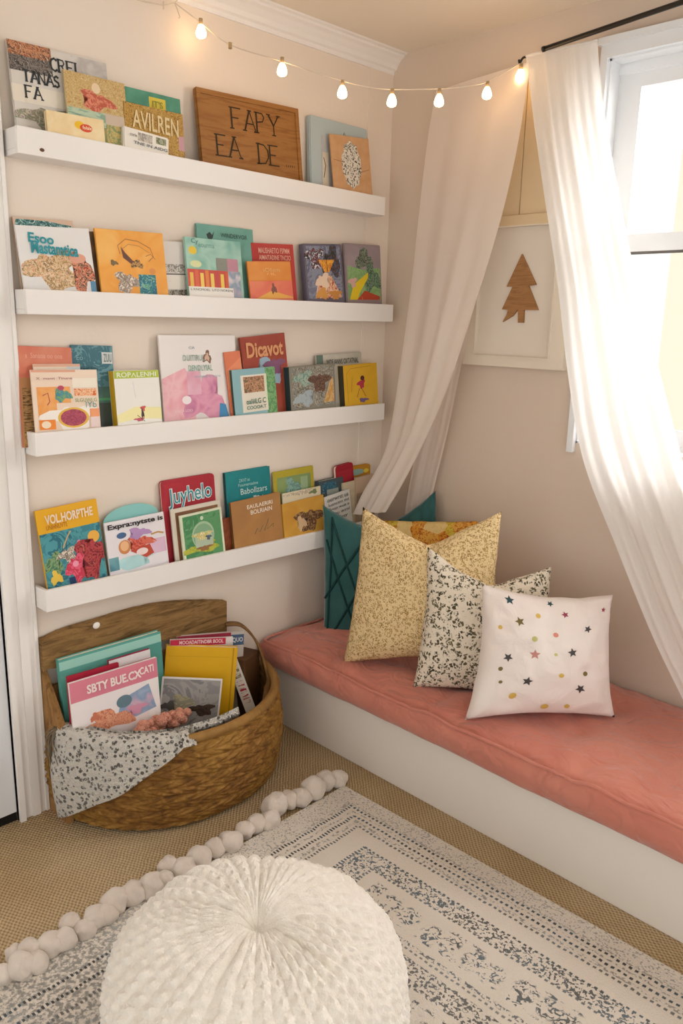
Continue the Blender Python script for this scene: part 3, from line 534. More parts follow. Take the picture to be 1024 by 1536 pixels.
sb(3, ((268, 773), (331, 762), (338, 821), (277, 834)), .070, .09, .008, 'green picture book of a domed glass jar with pale edges', 'dfe3c8',
   [('r', .05, 0, .95, .95, 'S:12:5f9a68,4c8a5c,78ac78'), ('b', .45, .12, .42, .12, 'S:20:c0c04c,a0b040,d4cc70'), ('e', .5, .42, .27, .34, 'a9c4a4'), ('e', .5, .4, .24, .3, '86b08a'), ('r', .3, .14, .72, .42, 'b4c4ac'), ('b', .48, .42, .2, .1, 'S:90:f0e8d0,d9c05c,b0c8a0,e8e4dc'), ('b', .5, .1, .16, .06, '9a7048'), ('e', .5, .84, .04, .05, 'cfe0c4'), ('b', .62, .34, .06, .06, '5a6a74')])
sb(3, ((332, 778), (352, 775), (358, 820), (338, 823)), .050, .08, .006, 'slim rust brown book in the gap beside the kraft book', '8f4a2c', [('r', 0, 0, 1, 1, 'G:40:97502f,7a3c24')])
sb(3, ((336, 709), (403, 700), (411, 808), (346, 820)), .036, .07, .014, 'teal book with white lettering, behind the kraft brown book', '1f8488', [('r', .0, .0, 1, 1, 'G:10:238a8e,1c7c82')],
   [('ZIKXT iat', .28, .85, .52, .89, 'b8dcd8', 0), ('Foumamatine', .26, .79, .7, .83, 'b8dcd8', 0), ('Babollzars', .3, .68, .9, .76, 'cfe6e2', 0), ('gulit', .25, .5, .85, .64, 'e8f0ec', .06)], spine='1a4048')
sb(3, ((344, 752), (419, 741), (425, 803), (353, 819)), .066, .08, .010, 'kraft brown book with white capitals and a dark scribble on the lowest ledge', 'b0814e', [('r', 0, 0, 1, 1, 'G:10:b5864f,a8784a'), ('l', [(.42, .18), (.48, .3), (.52, .2), (.6, .34), (.62, .2), (.72, .46), (.68, .22), (.82, .32), (.8, .24)], .0026, '41564a')],
   [('EAULAERIRI', .3, .78, .82, .87, 'f0e6d4'), ('BOLRIAIN', .36, .64, .8, .74, 'f0e6d4')], spine='6a4a2c')
sb(3, ((408, 707), (469, 700), (474, 792), (416, 804)), .036, .065, .007, 'olive framed green book behind the torn cream booklet', 'b8a834', [('r', .08, 0, .92, .9, 'G:12:8fa468,7c9460'), ('b', .45, .7, .2, .14, 'S:30:6f948a,8ab0a4,5c7f78'), ('r', .66, .5, .84, .86, '9cb48c')], r=.004)
sb(3, ((422, 739), (480, 731), (484, 790), (428, 802)), .058, .07, .005, 'cream booklet with a torn edge, behind the ochre animal book', 'ded2b4', [('b', .4, .94, .4, .05, 'S:90:e6dcc4,b8a88c,f0e8d4'), ('b', .8, .9, .1, .05, '7c8a5c')], name='booklet')
sb(3, ((422, 755), (484, 744), (489, 790), (427, 803)), .072, .08, .006, 'ochre picture book of a brown furry animal on the lowest ledge', 'cf9c3c', [('r', 0, 0, 1, 1, 'G:12:d6a548,c8923a'), ('b', .62, .34, .3, .32, 'S:60:7a5538,5c4030,b08a5c,8f6a48'), ('b', .42, .28, .1, .2, 'd8b890'), ('e', .54, .36, .03, .03, '2c201a')])
sb(3, ((476, 721), (512, 717), (520, 790), (484, 792)), .048, .06, .022, 'dark blue-grey book with a pale label near the right of the lowest ledge', '4c585c', [('r', .1, .75, .7, .95, 'S:60:3f7488,2f5468,7fa0ac'), ('r', .3, .55, .78, .8, '98a098')], r=.003)
sb(3, ((484, 743), (521, 738), (534, 792), (494, 795)), .073, .06, .006, 'white card covered in handwritten lines, next to the teal pillow', 'd9d6cf', [], [('ourwrst us', .08, .84, .9, .93, '4a4c4c', 0), ('lusnctm mt', .1, .72, .92, .8, '4a4c4c', 0), ('Smtn wuis e', .12, .6, .9, .68, '4a4c4c', 0), ('nu wrnl', .3, .46, .9, .55, '4a4c4c', 0), ('luy', .5, .3, .8, .4, '33383a', 0)], name='card', cat='card', pages=False)
sb(3, ((500, 700), (528, 694), (536, 780), (512, 785)), .036, .04, .014, 'red book with rounded top at the back right corner of the lowest ledge', 'a82434', [('r', .1, 0, .9, .9, 'b02c3a')], r=.012)
sb(3, ((520, 697), (553, 700), (557, 772), (526, 776)), .026, .02, .012, 'golden yellow picture book with a pale blue shape, rightmost on the lowest ledge', 'c98f2c', [('e', .35, .88, .35, .06, '8fb0a8'), ('e', .8, .88, .12, .04, 'e8d04c'), ('r', 0, .4, 1, .72, 'G:20:cf8f34,c07a2c')], r=.012)
sb(3, ((512, 724), (534, 722), (538, 776), (517, 778)), .052, .02, .008, 'narrow cream booklet in front of the golden yellow book', 'cfc0a4', [('r', 0, 0, 1, .8, 'G:40:d4c6aa,bfae90')], name='booklet')
sb(3, ((532, 716), (560, 712), (562, 770), (537, 774)), .062, .02, .010, 'narrow tan book half hidden by the draped curtain', 'bfa68c', [('r', 0, .65, 1, 1, 'c6ac94'), ('r', 0, .0, 1, .6, 'G:20:8a7866,a8937a')])

# ------------------------------------------------------------------ bench, cushion
BY = -.602
t = thing('bench', 'low off-white built-in bench along the window wall', 'bench', (1.25, -.3, 0))
b = bmesh.new(); box(b, (-1.248, BY+.3, .0), (1.25, BY+.318, .232)); bmesh.ops.bevel(b, geom=b.edges[:], offset=.0015, segments=1, affect='EDGES'); obj('front_panel', b, M_bench, t)
b = bmesh.new(); box(b, (-1.248, BY+.318, .214), (1.25, .298, .232)); obj('top', b, M_bench, t)
b = bmesh.new(); box(b, (1.232, BY+.318, 0), (1.25, .298, .214)); obj('end_panel', b, M_bench, t)
k = NT('coral_cotton', .85, .15); f = k.noise(5, 3, dist=.8)
k.col(k.mix(k.step(f, .3, .7), 'c67968', 'cd8472')); k.b.inputs['Sheen Weight'].default_value = .25
k.bump(k.math('ADD', k.math('MULTIPLY', k.noise(8, 2, vec=k.map((1, 1.5, 1)), dist=1.8), 1.0), k.math('MULTIPLY', k.noise(400, 2), .02)), .03, .6); M_coral = k.m
CX0, CX1, CY0, CY1, CZ0, CZ1 = .03, 2.5, -.645, -.012, .233, .325
tufts = [(.35+.42*i, y) for i in range(6) for y in (-.42, -.2)]
def ctop(x, y):
    ux = min((x-CX0)/.12, (CX1-x)/.12, 1); uy = min((y-CY0)/.13, (CY1-y)/.13, 1)
    z = CZ1+.022*(1-(1-max(ux, 0))**2)*(1-(1-max(uy, 0))**2)
    for tx, ty in tufts:
        d2 = (x-tx)**2+(y-ty)**2; z -= .010*math.exp(-d2/.0012)+.008*math.exp(-d2/.012)
    z -= .007*math.exp(-((y-CY0-.014)/.009)**2)
    q_ = noise.noise(Vector((x*4, y*4, 7)))*1.5; z += .007*noise.noise(Vector((x*6, y*9, .3)))+.022*(abs(noise.noise(Vector((x*4.5+y*3+q_*.6, y*5-x*1.5, 2))))-.15)
    return z
t = thing('bench_cushion', 'long coral pink cotton cushion on the off-white bench', 'cushion', (0, 0, 0))
b = bmesh.new(); NX, NY = 320, 120
V = [[b.verts.new((CX0+(CX1-CX0)*i/NX, CY0+(CY1-CY0)*j/NY, ctop(CX0+(CX1-CX0)*i/NX, CY0+(CY1-CY0)*j/NY))) for i in range(NX+1)] for j in range(NY+1)]
for j in range(NY):
    for i in range(NX): b.faces.new((V[j][i], V[j][i+1], V[j+1][i+1], V[j+1][i]))
# sides: loop around the rim, pushed out and down
rim = [V[0][i] for i in range(NX+1)]+[V[j][NX] for j in range(1, NY+1)]+[V[NY][i] for i in range(NX-1, -1, -1)]+[V[j][0] for j in range(NY-1, 0, -1)]
prev = rim; K = 8
for s in range(1, K+1):
    f = s/K; new = []
    for v in rim:
        x, y, z = v.co; out = .014*sin(pi*f)+.003*noise.noise(Vector((x*11, y*11, f*2.2)))
        nx = -1 if x <= CX0+1e-6 else (1 if x >= CX1-1e-6 else 0); ny = -1 if y <= CY0+1e-6 else 0
        bot = CZ0+.002; sag = .018*max(0, noise.noise(Vector((x*2.2, 4, 0))))*(ny != 0)
        new.append(b.verts.new((x+nx*out+(.01*f if nx < 0 else 0), y+ny*out+(.012*f if ny else 0), z+(bot-z)*f-sag*f*(1 if ny else 0))))
    n_ = len(rim)
    for i in range(n_): b.faces.new((prev[i], new[i], new[(i+1) % n_], prev[(i+1) % n_]))
    prev = new
b.faces.new(prev)
bmesh.ops.recalc_face_normals(b, faces=b.faces[:]); obj('cushion_cover', b, M_coral, t, True)
b = bmesh.new(); pts = [(CX0-.004, CY1-.02-i*.03, CZ1+.004) for i in range(20)]+[(CX0+.01, CY0+.003, CZ1+.003)]+[(x, CY0+.003+.002*sin(x*5), ctop(x, CY0+.003)+.0025) for x in [CX0+.03+i*.03 for i in range(82)]]
tube(b, pts, .0052, 8); obj('piping', b, M_coral, t, True)

# ------------------------------------------------------------------ pillows
def pillow(name, label, P, T, mat, dip=0, edge=.06, pinch=.44, nrm_yaw=-43, seed=0, sag=0, parent_parts=None, group=None, n=44, wr=.006, dsh=0):
    """P: TL,TR,BR,BL corner points in space (roughly planar). returns (thing, surface function)"""
    TL, TR, BR, BL = [Vector(p) for p in P]; cen = (TL+TR+BR+BL)/4
    e1 = ((TR-TL)+(BR-BL)).normalized(); e2 = ((TL-BL)+(TR-BR)); e2 = (e2-e1*e2.dot(e1)).normalized(); N = e1.cross(e2)
    W = (TR-TL).length; H = (TL-BL).length
    base = (BL+BR)/2
    m = Matrix.Identity(4); Yv = -N
    for i in range(3): m[i][0] = e1[i]; m[i][1] = Yv[i]; m[i][2] = e2[i]; m[i][3] = base[i]
    inv = m.inverted(); c = [inv @ q for q in (TL, TR, BR, BL)]
    def surf(u, v, side, off=0):   # u,v in -1..1
        e_ = edge+.022*noise.noise(Vector((u*3, v*3, seed))); uu = u*(1-e_*(1-v*v)); vv = v*(1-e_*(1-u*u))
        if v > 0: vv -= dip*max(0, 1-abs(u+dsh)**1.05)*v**1.6
        a, b_ = (uu+1)/2, (vv+1)/2
        p = (c[3]*(1-a)+c[2]*a)*(1-b_)+(c[0]*(1-a)+c[1]*a)*b_
        body = max(0, (1-u*u))**pinch*max(0, (1-v*v))**pinch
        low = 1+.25*sag*(-v)
        th = T/2*body*low
        q = Vector((u*2.1+seed, v*2.1, side*3.1)); w_ = noise.noise(q)*.6+noise.noise(q*2.3)*.5
        corner = (abs(u)*abs(v))**2
        th *= 1+.10*w_
        cd_ = sqrt((1-abs(u))**2+(1-abs(v))**2); ca = atan2(1-abs(v)+.001, 1-abs(u)+.001)
        th += -.010*body**.35*abs(sin(ca*4.5+seed))*math.exp(-(cd_/.55)**2)*(.6+.6*noise.noise(Vector((u*2, v*2, seed))))
        th += wr*body**.3*noise.noise(Vector((u*5+seed, v*5, side)))*(.5+corner)
        ang = atan2(v, u)
        if dip and v > 0: th *= 1-.3*math.exp(-(u*u)/.03)*v
        return Vector((p.x, p.y-side*(th+off), p.z))
    b = bmesh.new()
    F = [[b.verts.new(surf(-1+2*i/n, -1+2*j/n, 1)) for i in range(n+1)] for j in range(n+1)]
    G = [[F[j][i] if i in (0, n) or j in (0, n) else b.verts.new(surf(-1+2*i/n, -1+2*j/n, -1)) for i in range(n+1)] for j in range(n+1)]
    for j in range(n):
        for i in range(n):
            b.faces.new((F[j][i], F[j][i+1], F[j+1][i+1], F[j+1][i])); b.faces.new((G[j][i], G[j+1][i], G[j+1][i+1], G[j][i+1]))
    t = thing(name, label, 'pillow', mat=m, group=group); obj('pillow_cover', b, mat, t, True)
    return t, surf, W, H
def pplane(quad, anc, yaw, lean):
    n = Vector((cos(radians(yaw)), sin(radians(yaw)), 0)); N = n*cos(radians(lean))+Vector((0, 0, 1))*sin(radians(lean))
    return [on(x, y, N, anc) for x, y in quad]
def decal(b, surf, cu, cv, r, rot, W, H, mi, kind='star'):
    pts = star(0, 0, r, rot) if kind == 'star' else [(r*cos(a*pi/5), r*sin(a*pi/5)) for a in range(10)]
    c0 = b.verts.new(surf(cu, cv, 1, .0016)); vs = [b.verts.new(surf(cu+2*x/W, cv+2*z/H, 1, .0012)) for x, z in pts]
    for i in range(len(vs)): b.faces.new((c0, vs[i], vs[(i+1) % len(vs)])).material_index = mi
ZT = .342
# star pillow
a = onz(698, 1078, ZT)
P = pplane(((722, 876), (919, 892), (922, 1076), (697, 1080)), a, -43, 16)
P = [Vector(p) for p in P]
k = NT('white_linen', .9, .1); k.col(k.mix(k.step(k.noise(3, 3), .3, .7), 'efe6df', 'ebdcd6')); k.bump(k.noise(11, 3, dist=1.2), .012, .6); k.b.inputs['Sheen Weight'].default_value = .2
t, sf, W, H = pillow('throw_pillow', 'white pillow embroidered with small stars, frontmost on the coral cushion', P, .20, k.m, dip=.03, edge=.095, seed=3, sag=.6, wr=.012)
ms = [mt(c) for c in ('4a4444', '2f4a50', 'c88a80', 'd8b45c', '7a6a3c', 'a04458', 'e09080', 'c4c07a')]
def puv(px, py):
    return None
stars = [(-.62, .86, 1, 's', .012), (-.5, .55, 4, 's', .012), (-.66, -.02, 0, 's', .011), (-.36, -.38, 0, 's', .012), (.28, .1, 0, 's', .012), (.42, -.5, 0, 's', .0125), (.54, .48, 0, 's', .010), (-.28, .05, 2, 's', .013), (.2, .73, 5, 's', .009), (0, .9, 1, 's', .008), (.82, .78, 5, 's', .007),
         (-.22, .68, 3, 'd', .0065), (-.3, .3, 7, 'd', .007), (.04, .38, 6, 'd', .006), (-.52, -.62, 3, 'd', .008), (.12, -.28, 3, 'd', .006), (-.74, -.2, 4, 'd', .005), (-.78, .42, 3, 'd', .005), (.5, -.25, 4, 'd', .006), (-.05, -.82, 3, 'd', .008), (.25, -.8, 3, 'd', .006), (.03, .06, 7, 'd', .004), (-.72, -.4, 4, 'd', .004)]
for i, (u, v, mi, kd, r) in enumerate(stars):
    b = bmesh.new(); decal(b, sf, u, v, r*1.3, i*.9, W, H, 0, 'star' if kd == 's' else 'dot'); obj('embroidered_star' if kd == 's' else 'embroidered_dot', b, ms[mi], t)
# sprig pillow
M_sprig = speck('sprig_knit', 'e8dcc9', '4e4836', 58, .62, knit=150, dark2='6a6248')
a = onz(621, 1031, ZT)
P = pplane(((641, 820), (827, 850), (826, 1050), (619, 1031)), a, -47, 12)
pillow('throw_pillow', 'cream nubby pillow with dark olive sprigs, between the gold and the star pillows', P, .18, M_sprig, dip=.36, edge=.06, seed=9, sag=.4)
M_gold = speck('gold_weave', 'ecd2a0', 'a88450', 95, .66, knit=170, dark2='bd9862')
a = onz(516, 993, ZT)
P = pplane(((544, 760), (752, 767), (745, 985), (514, 995)), a, -58, 7)
pillow('throw_pillow', 'large gold textured pillow with a deep dip in its top, second from the left', P, .20, M_gold, dip=.42, edge=.05, seed=5, sag=.4)
# yellow patchwork pillow behind the gold
k = NT('yellow_patchwork', .9, .1); f = k.vor(17, k.map((1, 1, 1)), out=1, rnd=.9); f2 = k.noise(110, 2, dist=1)
g = k.sep(f)[0]
k.col(k.mix(k.step(f2, .52, .56), k.ramp(g, [(0, 'dd9a38'), (.4, 'e3ac50'), (.68, 'd8c04a'), (.84, 'e6c98c')], True), k.ramp(g, [(0, 'b0582c'), (.4, 'bb6a30'), (.68, 'c98a3c'), (.84, 'dfc27c')], True)))
P = pplane(((572, 780), (716, 782), (722, 940), (575, 950)), (.36, -.17, .5), -62, 7)
pillow('throw_pillow', 'yellow and orange patchwork pillow peeking out behind the gold pillow', P, .09, k.m, dip=.0, edge=.02, seed=15, pinch=.35)
M_teal = simple('teal_velvet', '2b6261', .6, .3, var=(12, '215a58')); M_teal.node_tree.nodes['Principled BSDF'].inputs['Sheen Weight'].default_value = .5
M_teal2 = simple('teal_seam', '123f3e', .7)
def lattice(t, sf, W, H, lines, r=.0065):
    b = bmesh.new()
    for (u0, v0), (u1, v1) in lines: tube(b, [sf(u0+(u1-u0)*i/24, v0+(v1-v0)*i/24, 1, .001) for i in range(25)], r, 6, flat=.6)
    obj('lattice_trim', b, M_teal2, t, True)
a = onz(487, 962, ZT-.02)
P = pplane(((484, 757), (588, 795), (592, 975), (484, 966)), (.14, -.40, ZT), -50, 4)
t, sf, W, H = pillow('throw_pillow', 'teal velvet pillow with diamond lattice trim, leftmost against the lowest ledge', P, .10, M_teal, dip=.05, edge=.05, seed=21)
lattice(t, sf, W, H, [((-.72, .9), (.4, -.7)), ((-.9, .55), (.1, -.95)), ((-.95, -.3), (.3, .85)), ((-.85, -.95), (.6, .5)), ((-.72, .92), (-.9, -.9))])
P = pplane(((560, 800), (653, 736), (668, 930), (575, 950)), (.30, -.09, .5), -70, 5)
t, sf, W, H = pillow('throw_pillow', 'dark teal pillow crumpled in the corner behind the patchwork pillow', P, .06, M_teal, dip=.0, edge=.05, seed=31, wr=.016)
lattice(t, sf, W, H, [((-.6, .8), (.9, .3)), ((-.1, .95), (.5, .2))], .006)

# ------------------------------------------------------------------ basket
KX, KY, KR = .022, -1.078, .386
t = thing('basket', 'half-round braided wicker basket with a weathered wood back, filled with books', 'basket', (KX, KY, 0))
def bpt(th, s, off=0):
    """th -90..90 deg (right positive y), s 0..1 up; local to basket"""
    z = .012+s*.268; R = KR*(.965+.06*sin(pi*min(s*.9+.05, 1)))+off
    return Vector((R*cos(th)**.92 if cos(th) > 0 else 0, R*sin(th), z))
def braid(th, s):
    L = th*KR; row = (s*.268+.02*sin(L*3))/.05; fr = row-math.floor(row); r = math.floor(row)
    sgn = 1 if fr < .5 else -1; ff = (fr*2) % 1
    ph = L/.05+(fr-.5)*sgn*3.0+r*.37
    strand = abs(sin(pi*ph)); return .0065*strand**.6*sin(pi*ff)**.5+.004*sin(pi*fr)
b = bmesh.new(); grid(b, 420, 110, lambda u, v: bpt(-pi/2+pi*u, v, braid(-pi/2+pi*u, v)))
grid(b, 80, 12, lambda u, v: bpt(-pi/2+pi*u, v, -.012))
k = NT('wicker', .65, .25); f = k.noise(30, 5, vec=k.map((1, 1, 2)), dist=.8)
k.col(k.mix(k.step(k.noise(5, 3), .35, .65), k.ramp(f, [(.3, '6f4a22'), (.5, '99702f'), (.7, 'b58a48')]), k.ramp(f, [(.3, '5f3d1c'), (.5, '865c28'), (.7, 'a67a3e')]))); k.bump(k.noise(60, 4, vec=k.map((1, 1, 6)), dist=.6), .003); M_wick = k.m
obj('wicker_body', b, M_wick, t, True)
b = bmesh.new(); v0 = None; pts = [bpt(-pi/2+pi*i/40, 0, -.01) for i in range(41)]; b.faces.new([b.verts.new((p.x, p.y, .006)) for p in pts]); obj('base', b, M_wick, t)
b = bmesh.new(); tube(b, [bpt(radians(-84+164*i/80), 1, .002)+Vector((0, 0, .004)) for i in range(81)], .015, 10, flat=1.0); obj('rim', b, simple('rim_leather', 'a0783f', .6, .3, bump=(60, .003), var=(14, '85602f')), t, True)
off = Vector((KX, KY, 0))
# back board (arched, weathered), leaning flat at the wall
top = [(62, 962), (100, 945), (150, 930), (200, 915), (250, 905), (300, 902), (340, 902)]; botm = [(340, 952), (300, 952), (250, 960), (200, 972), (150, 985), (100, 997), (66, 1008)]
b = bmesh.new()
A = [onx(x, y, .036)-off for x, y in top]; B = [onx(x, y, .036)-off for x, y in botm[::-1]]
nA = len(A); fr_ = []
for x_ in (.014, -.014): fr_.append([[b.verts.new((x_ if x_ > 0 else -.012, spl(A, i/40).y, spl(A, i/40).z+(.002*noise.noise(Vector((i*.7, 0, 0)))))), b.verts.new((x_ if x_ > 0 else -.012, spl(B, i/40).y, spl(B, i/40).z+.006*noise.noise(Vector((i*.25, 5, 0)))))] for i in range(41)])
f0, f1 = fr_
for i in range(40):
    b.faces.new((f0[i][0], f0[i+1][0], f0[i+1][1], f0[i][1])); b.faces.new((f1[i][0], f1[i][1], f1[i+1][1], f1[i+1][0])); b.faces.new((f0[i][0], f1[i][0], f1[i+1][0], f0[i+1][0])); b.faces.new((f0[i][1], f0[i+1][1], f1[i+1][1], f1[i][1]))
for i in (0, 40): b.faces.new((f0[i][0], f0[i][1], f1[i][1], f1[i][0]))
bmesh.ops.recalc_face_normals(b, faces=b.faces[:])
kb = NT('driftwood', .85, .15); ff_ = kb.noise(1, 7, vec=kb.map((8, 6, 48), (radians(-9), 0, 0)), dist=.9, rough=.7)
kb.col(kb.ramp(ff_, [(.3, '4f3a26'), (.45, '84663f'), (.56, '9d7a4d'), (.7, '6b5035')])); kb.bump(ff_, .006); M_drift = kb.m
bb_ = obj('back_board', b, M_drift, t)
p = onx(148, 940, .052)-off; b = bmesh.new(); bmesh.ops.create_uvsphere(b, u_segments=14, v_segments=8, radius=1)
for v in b.verts: v.co = Vector((v.co.x*.003, v.co.y*.012, v.co.z*.0105))+Vector((.0165, p.y, p.z))
obj('white_plug', b, mt('f0ece6'), bb_, True)
b = bmesh.new(); box(b, (-.012, -.36, .01), (.0, .25, .40)); obj('back_panel', b, M_post, t)
# left end plank and frayed rope tuft
b = bmesh.new(); y1_ = -1.452-KY
pr_ = [(.0-.012, 0), (.105, 0), (.10, .30), (.06, .36), (-.012, .455)]
F_ = [b.verts.new((x, y1_-.018, z)) for x, z in pr_]; G_ = [b.verts.new((x, y1_+.002, z)) for x, z in pr_]; b.faces.new(F_); b.faces.new(G_[::-1])
for i in range(5): b.faces.new((F_[i], G_[i], G_[(i+1) % 5], F_[(i+1) % 5]))
bmesh.ops.recalc_face_normals(b, faces=b.faces[:]); obj('end_plank', b, M_post, t)
b = bmesh.new()
for i in range(16):
    s = Vector((.075+random.uniform(-.01, .01), y1_-.02, .305)); e = s+Vector((random.uniform(-.03, .05), -random.uniform(.008, .03), -random.uniform(.04, .2)))
    mid = (s+e)/2+Vector((0, -.015, .015)); tube(b, [spl([s, mid, e], q/6) for q in range(7)], lambda q: .0026*(1-q*.7), 5)
obj('frayed_rope', b, simple('frayed_rope', '7d6f5c', .9), t, True)
# bent handle strip on the right
hp = [onx(338, 936, .04), onx(362, 938, .07), onx(384, 962, .11), onx(397, 1000, .16), onx(402, 1030, .21), onz(398, 1062, .275)]
b = bmesh.new()
for sgn in (0,):
    P1 = [spl(hp, i/40)-off for i in range(41)]
    prev = None
    for i, p in enumerate(P1):
        tg = (P1[min(i+1, 40)]-P1[max(i-1, 0)]).normalized(); wv_ = Vector((.45, -.2, .0)).cross(tg).cross(tg).normalized(); nn = tg.cross(wv_)
        wd = .014; th = .004
        ring = [b.verts.new(p+wv_*a_*wd+nn*c_*th) for a_, c_ in ((-1, -1), (1, -1), (1, 1), (-1, 1))]
        if prev:
            for q in range(4): b.faces.new((prev[q], prev[(q+1) % 4], ring[(q+1) % 4], ring[q]))
        else: b.faces.new(ring)
        prev = ring
    b.faces.new(prev[::-1])
bmesh.ops.recalc_face_normals(b, faces=b.faces[:]); obj('handle', b, wood('bent_wood', '6d4c2a', '8a6437', (20, 20, 20)), t, True)

# books in the basket
def kb_(quad, anc, yaw, lean, th, label, colr, items=(), texts=(), zf=.02, **kw):
    m, W, H, ext = rectfit(quad, anc, radians(yaw), radians(lean), zf)
    return book(label, m, W, H, ext, th, colr, items, texts, **kw)
kb_(((80, 990), (243, 949), (247, 1058), (106, 1098)), (.100, -1.28, .03), -3, 3, .020, 'big turquoise picture book leaning at the back left of the wicker basket', '5fa79b',
    [('r', .0, .0, 1, .97, 'G:8:67ad9f,58a095'), ('r', .4, .3, .8, .72, 'S:30:2f6f74,4f8f88,276068'), ('b', .56, .72, .07, .06, 'c98a70'), ('b', .74, .74, .07, .06, 'b09a90'), ('r', 0, .86, 1, .97, '9fd2c4')], zf=.1)
kb_(((98, 1016), (176, 995), (186, 1085), (110, 1100)), (.145, -1.33, .03), -3, 3, .008, 'crimson book just behind the left edge of the pink and white book', 'a82038', [], [('prerre', .42, .8, .75, .87, 'e9d0cc', 0)], zf=.19)
kb_(((162, 993), (225, 972), (232, 1070), (172, 1088)), (.130, -1.28, .03), -3, 3, .010, 'crimson book with a white top edge behind the pink and white book', '9c2440', [('r', 0, .87, 1, 1, 'e8e0e0'), ('r', 0, .8, 1, .87, 'b83850')], [('Meackalge', .1, .7, .8, .78, 'e9ccd0', 0)], zf=.15)
kb_(((103, 1027), (231, 986), (246, 1082), (112, 1112)), (.172, -1.28, .03), -4, 3, .009, 'pink and white storybook with large pale capitals at the front of the basket', 'efe6e4',
    [('r', 0, .68, 1, 1, 'dc8294'), ('r', .86, .0, 1, .68, 'f3ece8'), ('p', [(.5, .3), (.55, .5), (.88, .62), (.95, .2), (.7, .15)], 'G:20:a9bcd0,8fa6c4,d4b4c4'), ('e', .58, .46, .09, .1, '6a8490'), ('b', .38, .22, .28, .16, 'S:60:d88a6a,e8a888,c87458,f0c0a0'), ('b', .24, .36, .05, .06, 'd07c60'), ('b', .72, .28, .1, .08, 'd89ab0')],
    [('SBTY BUE.CX', .18, .76, .8, .9, 'f5e4e0', .035), ('CATI', .78, .8, .95, .92, 'f5e4e0', .03)], zf=.19)
kb_(((244, 963), (352, 977), (352, 1086), (248, 1068)), (.19, -.98, .03), -32, 8, .026, 'thick plain yellow book standing at the right of the basket', 'e0ac10', [('r', .0, .0, 1, 1, 'G:6:e3b114,dba60f'), ('r', .93, 0, .95, 1, 'b8890c'), ('r', .04, .86, .9, .865, 'c4960c')])
kb_(((241, 1009), (331, 1024), (329, 1090), (240, 1078)), (.25, -1.02, .03), -30, 10, .004, 'grey blurry photograph print in front of the yellow book', 'dfd9d4', [('r', .03, -.2, .97, .96, 'S:8:8f8a88,9f9a96,7f7c7c,aaa39c'), ('b', .7, .3, .2, .12, 'S:30:3a2c24,4c3a30,2c2220'), ('b', .15, .36, .12, .1, '4c4844'), ('b', .38, .44, .16, .18, 'S:30:a39a7c,8a8470,b5ac94')], name='photograph', cat='photo', pages=False)
kb_(((252, 956), (345, 960), (350, 1060), (256, 1055)), (.13, -.98, .03), -25, 5, .010, 'white backed red book showing a red title edge behind the yellow book', 'd9d0cc', [('r', 0, .9, .88, 1, 'c02c48'), ('r', 0, .83, 1, .88, 'S:90:b0a8a0,d9d4cc,8a8480')], [('MOOADAITINDBR BOOL', .14, .93, .84, .985, 'f0d4d4', .02)])
kb_(((262, 950), (362, 952), (366, 1050), (266, 1050)), (.095, -.95, .03), -20, 4, .012, 'pale striped book standing rearmost at the right of the basket', 'c9c0b8', [('r', 0, .94, .8, 1, 'a83448'), ('r', .8, .8, 1, .96, '4c6484'), ('r', .0, .88, .8, .93, 'S:90:9c948c,d4cec4')], [('QUO', .82, .84, .98, .92, 'dfe4e8', .03)])
kb_(((353, 978), (365, 968), (366, 1060), (354, 1078)), (.2, -.86, .03), -30, 7, .030, 'narrow white book with red spine lettering beside the yellow book', 'e6ded4', [('r', .2, .1, .8, .5, 'W:60:b83040,e8dcd0'), ('r', .2, .55, .8, .95, 'W:60:8a7a5c,e6ddc8')])
b = bmesh.new(); box(b, (-.04, -.05, 0), (.04, .05, .33)); bmesh.ops.bevel(b, geom=b.edges[:], offset=.004, segments=1, affect='EDGES')
o = tag(obj('wooden_block', b, simple('dark_brown_wood', '5a3c22', .6), None), 'dark brown wooden block inside the basket at its right end', 'block'); o.location = (.1, -.79, .012); o.rotation_euler = (0, 0, radians(20))

# blanket over the left front of the rim
t_lo, t_hi = radians(-80), radians(12)
def blanket(u, v):
    th = t_lo+(t_hi-t_lo)*u; hang = .258*max(0, 1-u/.62)**.95+.004
    inside = .075*(1-.3*u); ov = min(1, max(0, (.68-u)/.1)); arc = .04*ov+.0001; tot = hang*(ov > 0)+arc+inside; s = v*tot
    base = bpt(th, 1); nrm = Vector((cos(th), sin(th), 0)); w_ = .004*noise.noise(Vector((th*6, s*14, 1)))
    if s < inside: p = base+nrm*(-.036+.012*w_)+Vector((0, 0, .026-(inside-s)*.8)); p += nrm*(-(inside-s)*.35)
    elif s <= inside+arc+1e-6:
        a = (s-inside)/arc*pi*ov; p = base+nrm*(-cos(a)*.031-.004)+Vector((0, 0, .006+.016*sin(a)+.012))
        p = base+nrm*(-.005-.031*cos(a)+.004)+Vector((0, 0, .004+.026*sin(a)))
    else:
        d = s-inside-arc; q = bpt(th, max(0, 1-d/.268), .03+.008*sin(th*14+1)*min(1, d*10)); p = Vector((q.x, q.y, base.z+.002-d))
    return p+nrm*w_+Vector((KX, KY, 0))
k = NT('fleck_crochet', .95, .05); d = k.vor(74); msk = k.math('MULTIPLY', k.step(d, .46, .34), k.step(k.noise(150, 2), .36, .5))
k.col(k.mix(msk, 'd9d3c9', '5d5a53')); k.bump(k.math('ADD', k.vor(150), k.noise(300, 2)), .006, 1); k.b.inputs['Sheen Weight'].default_value = .3
b = bmesh.new(); grid(b, 90, 90, blanket)
o = tag(obj('crochet_blanket', b, k.m, None, True), 'white and grey flecked crochet blanket draped over the left rim of the basket', 'blanket')
md = o.modifiers.new('thick', 'SOLIDIFY'); md.thickness = .007; md.offset = 0
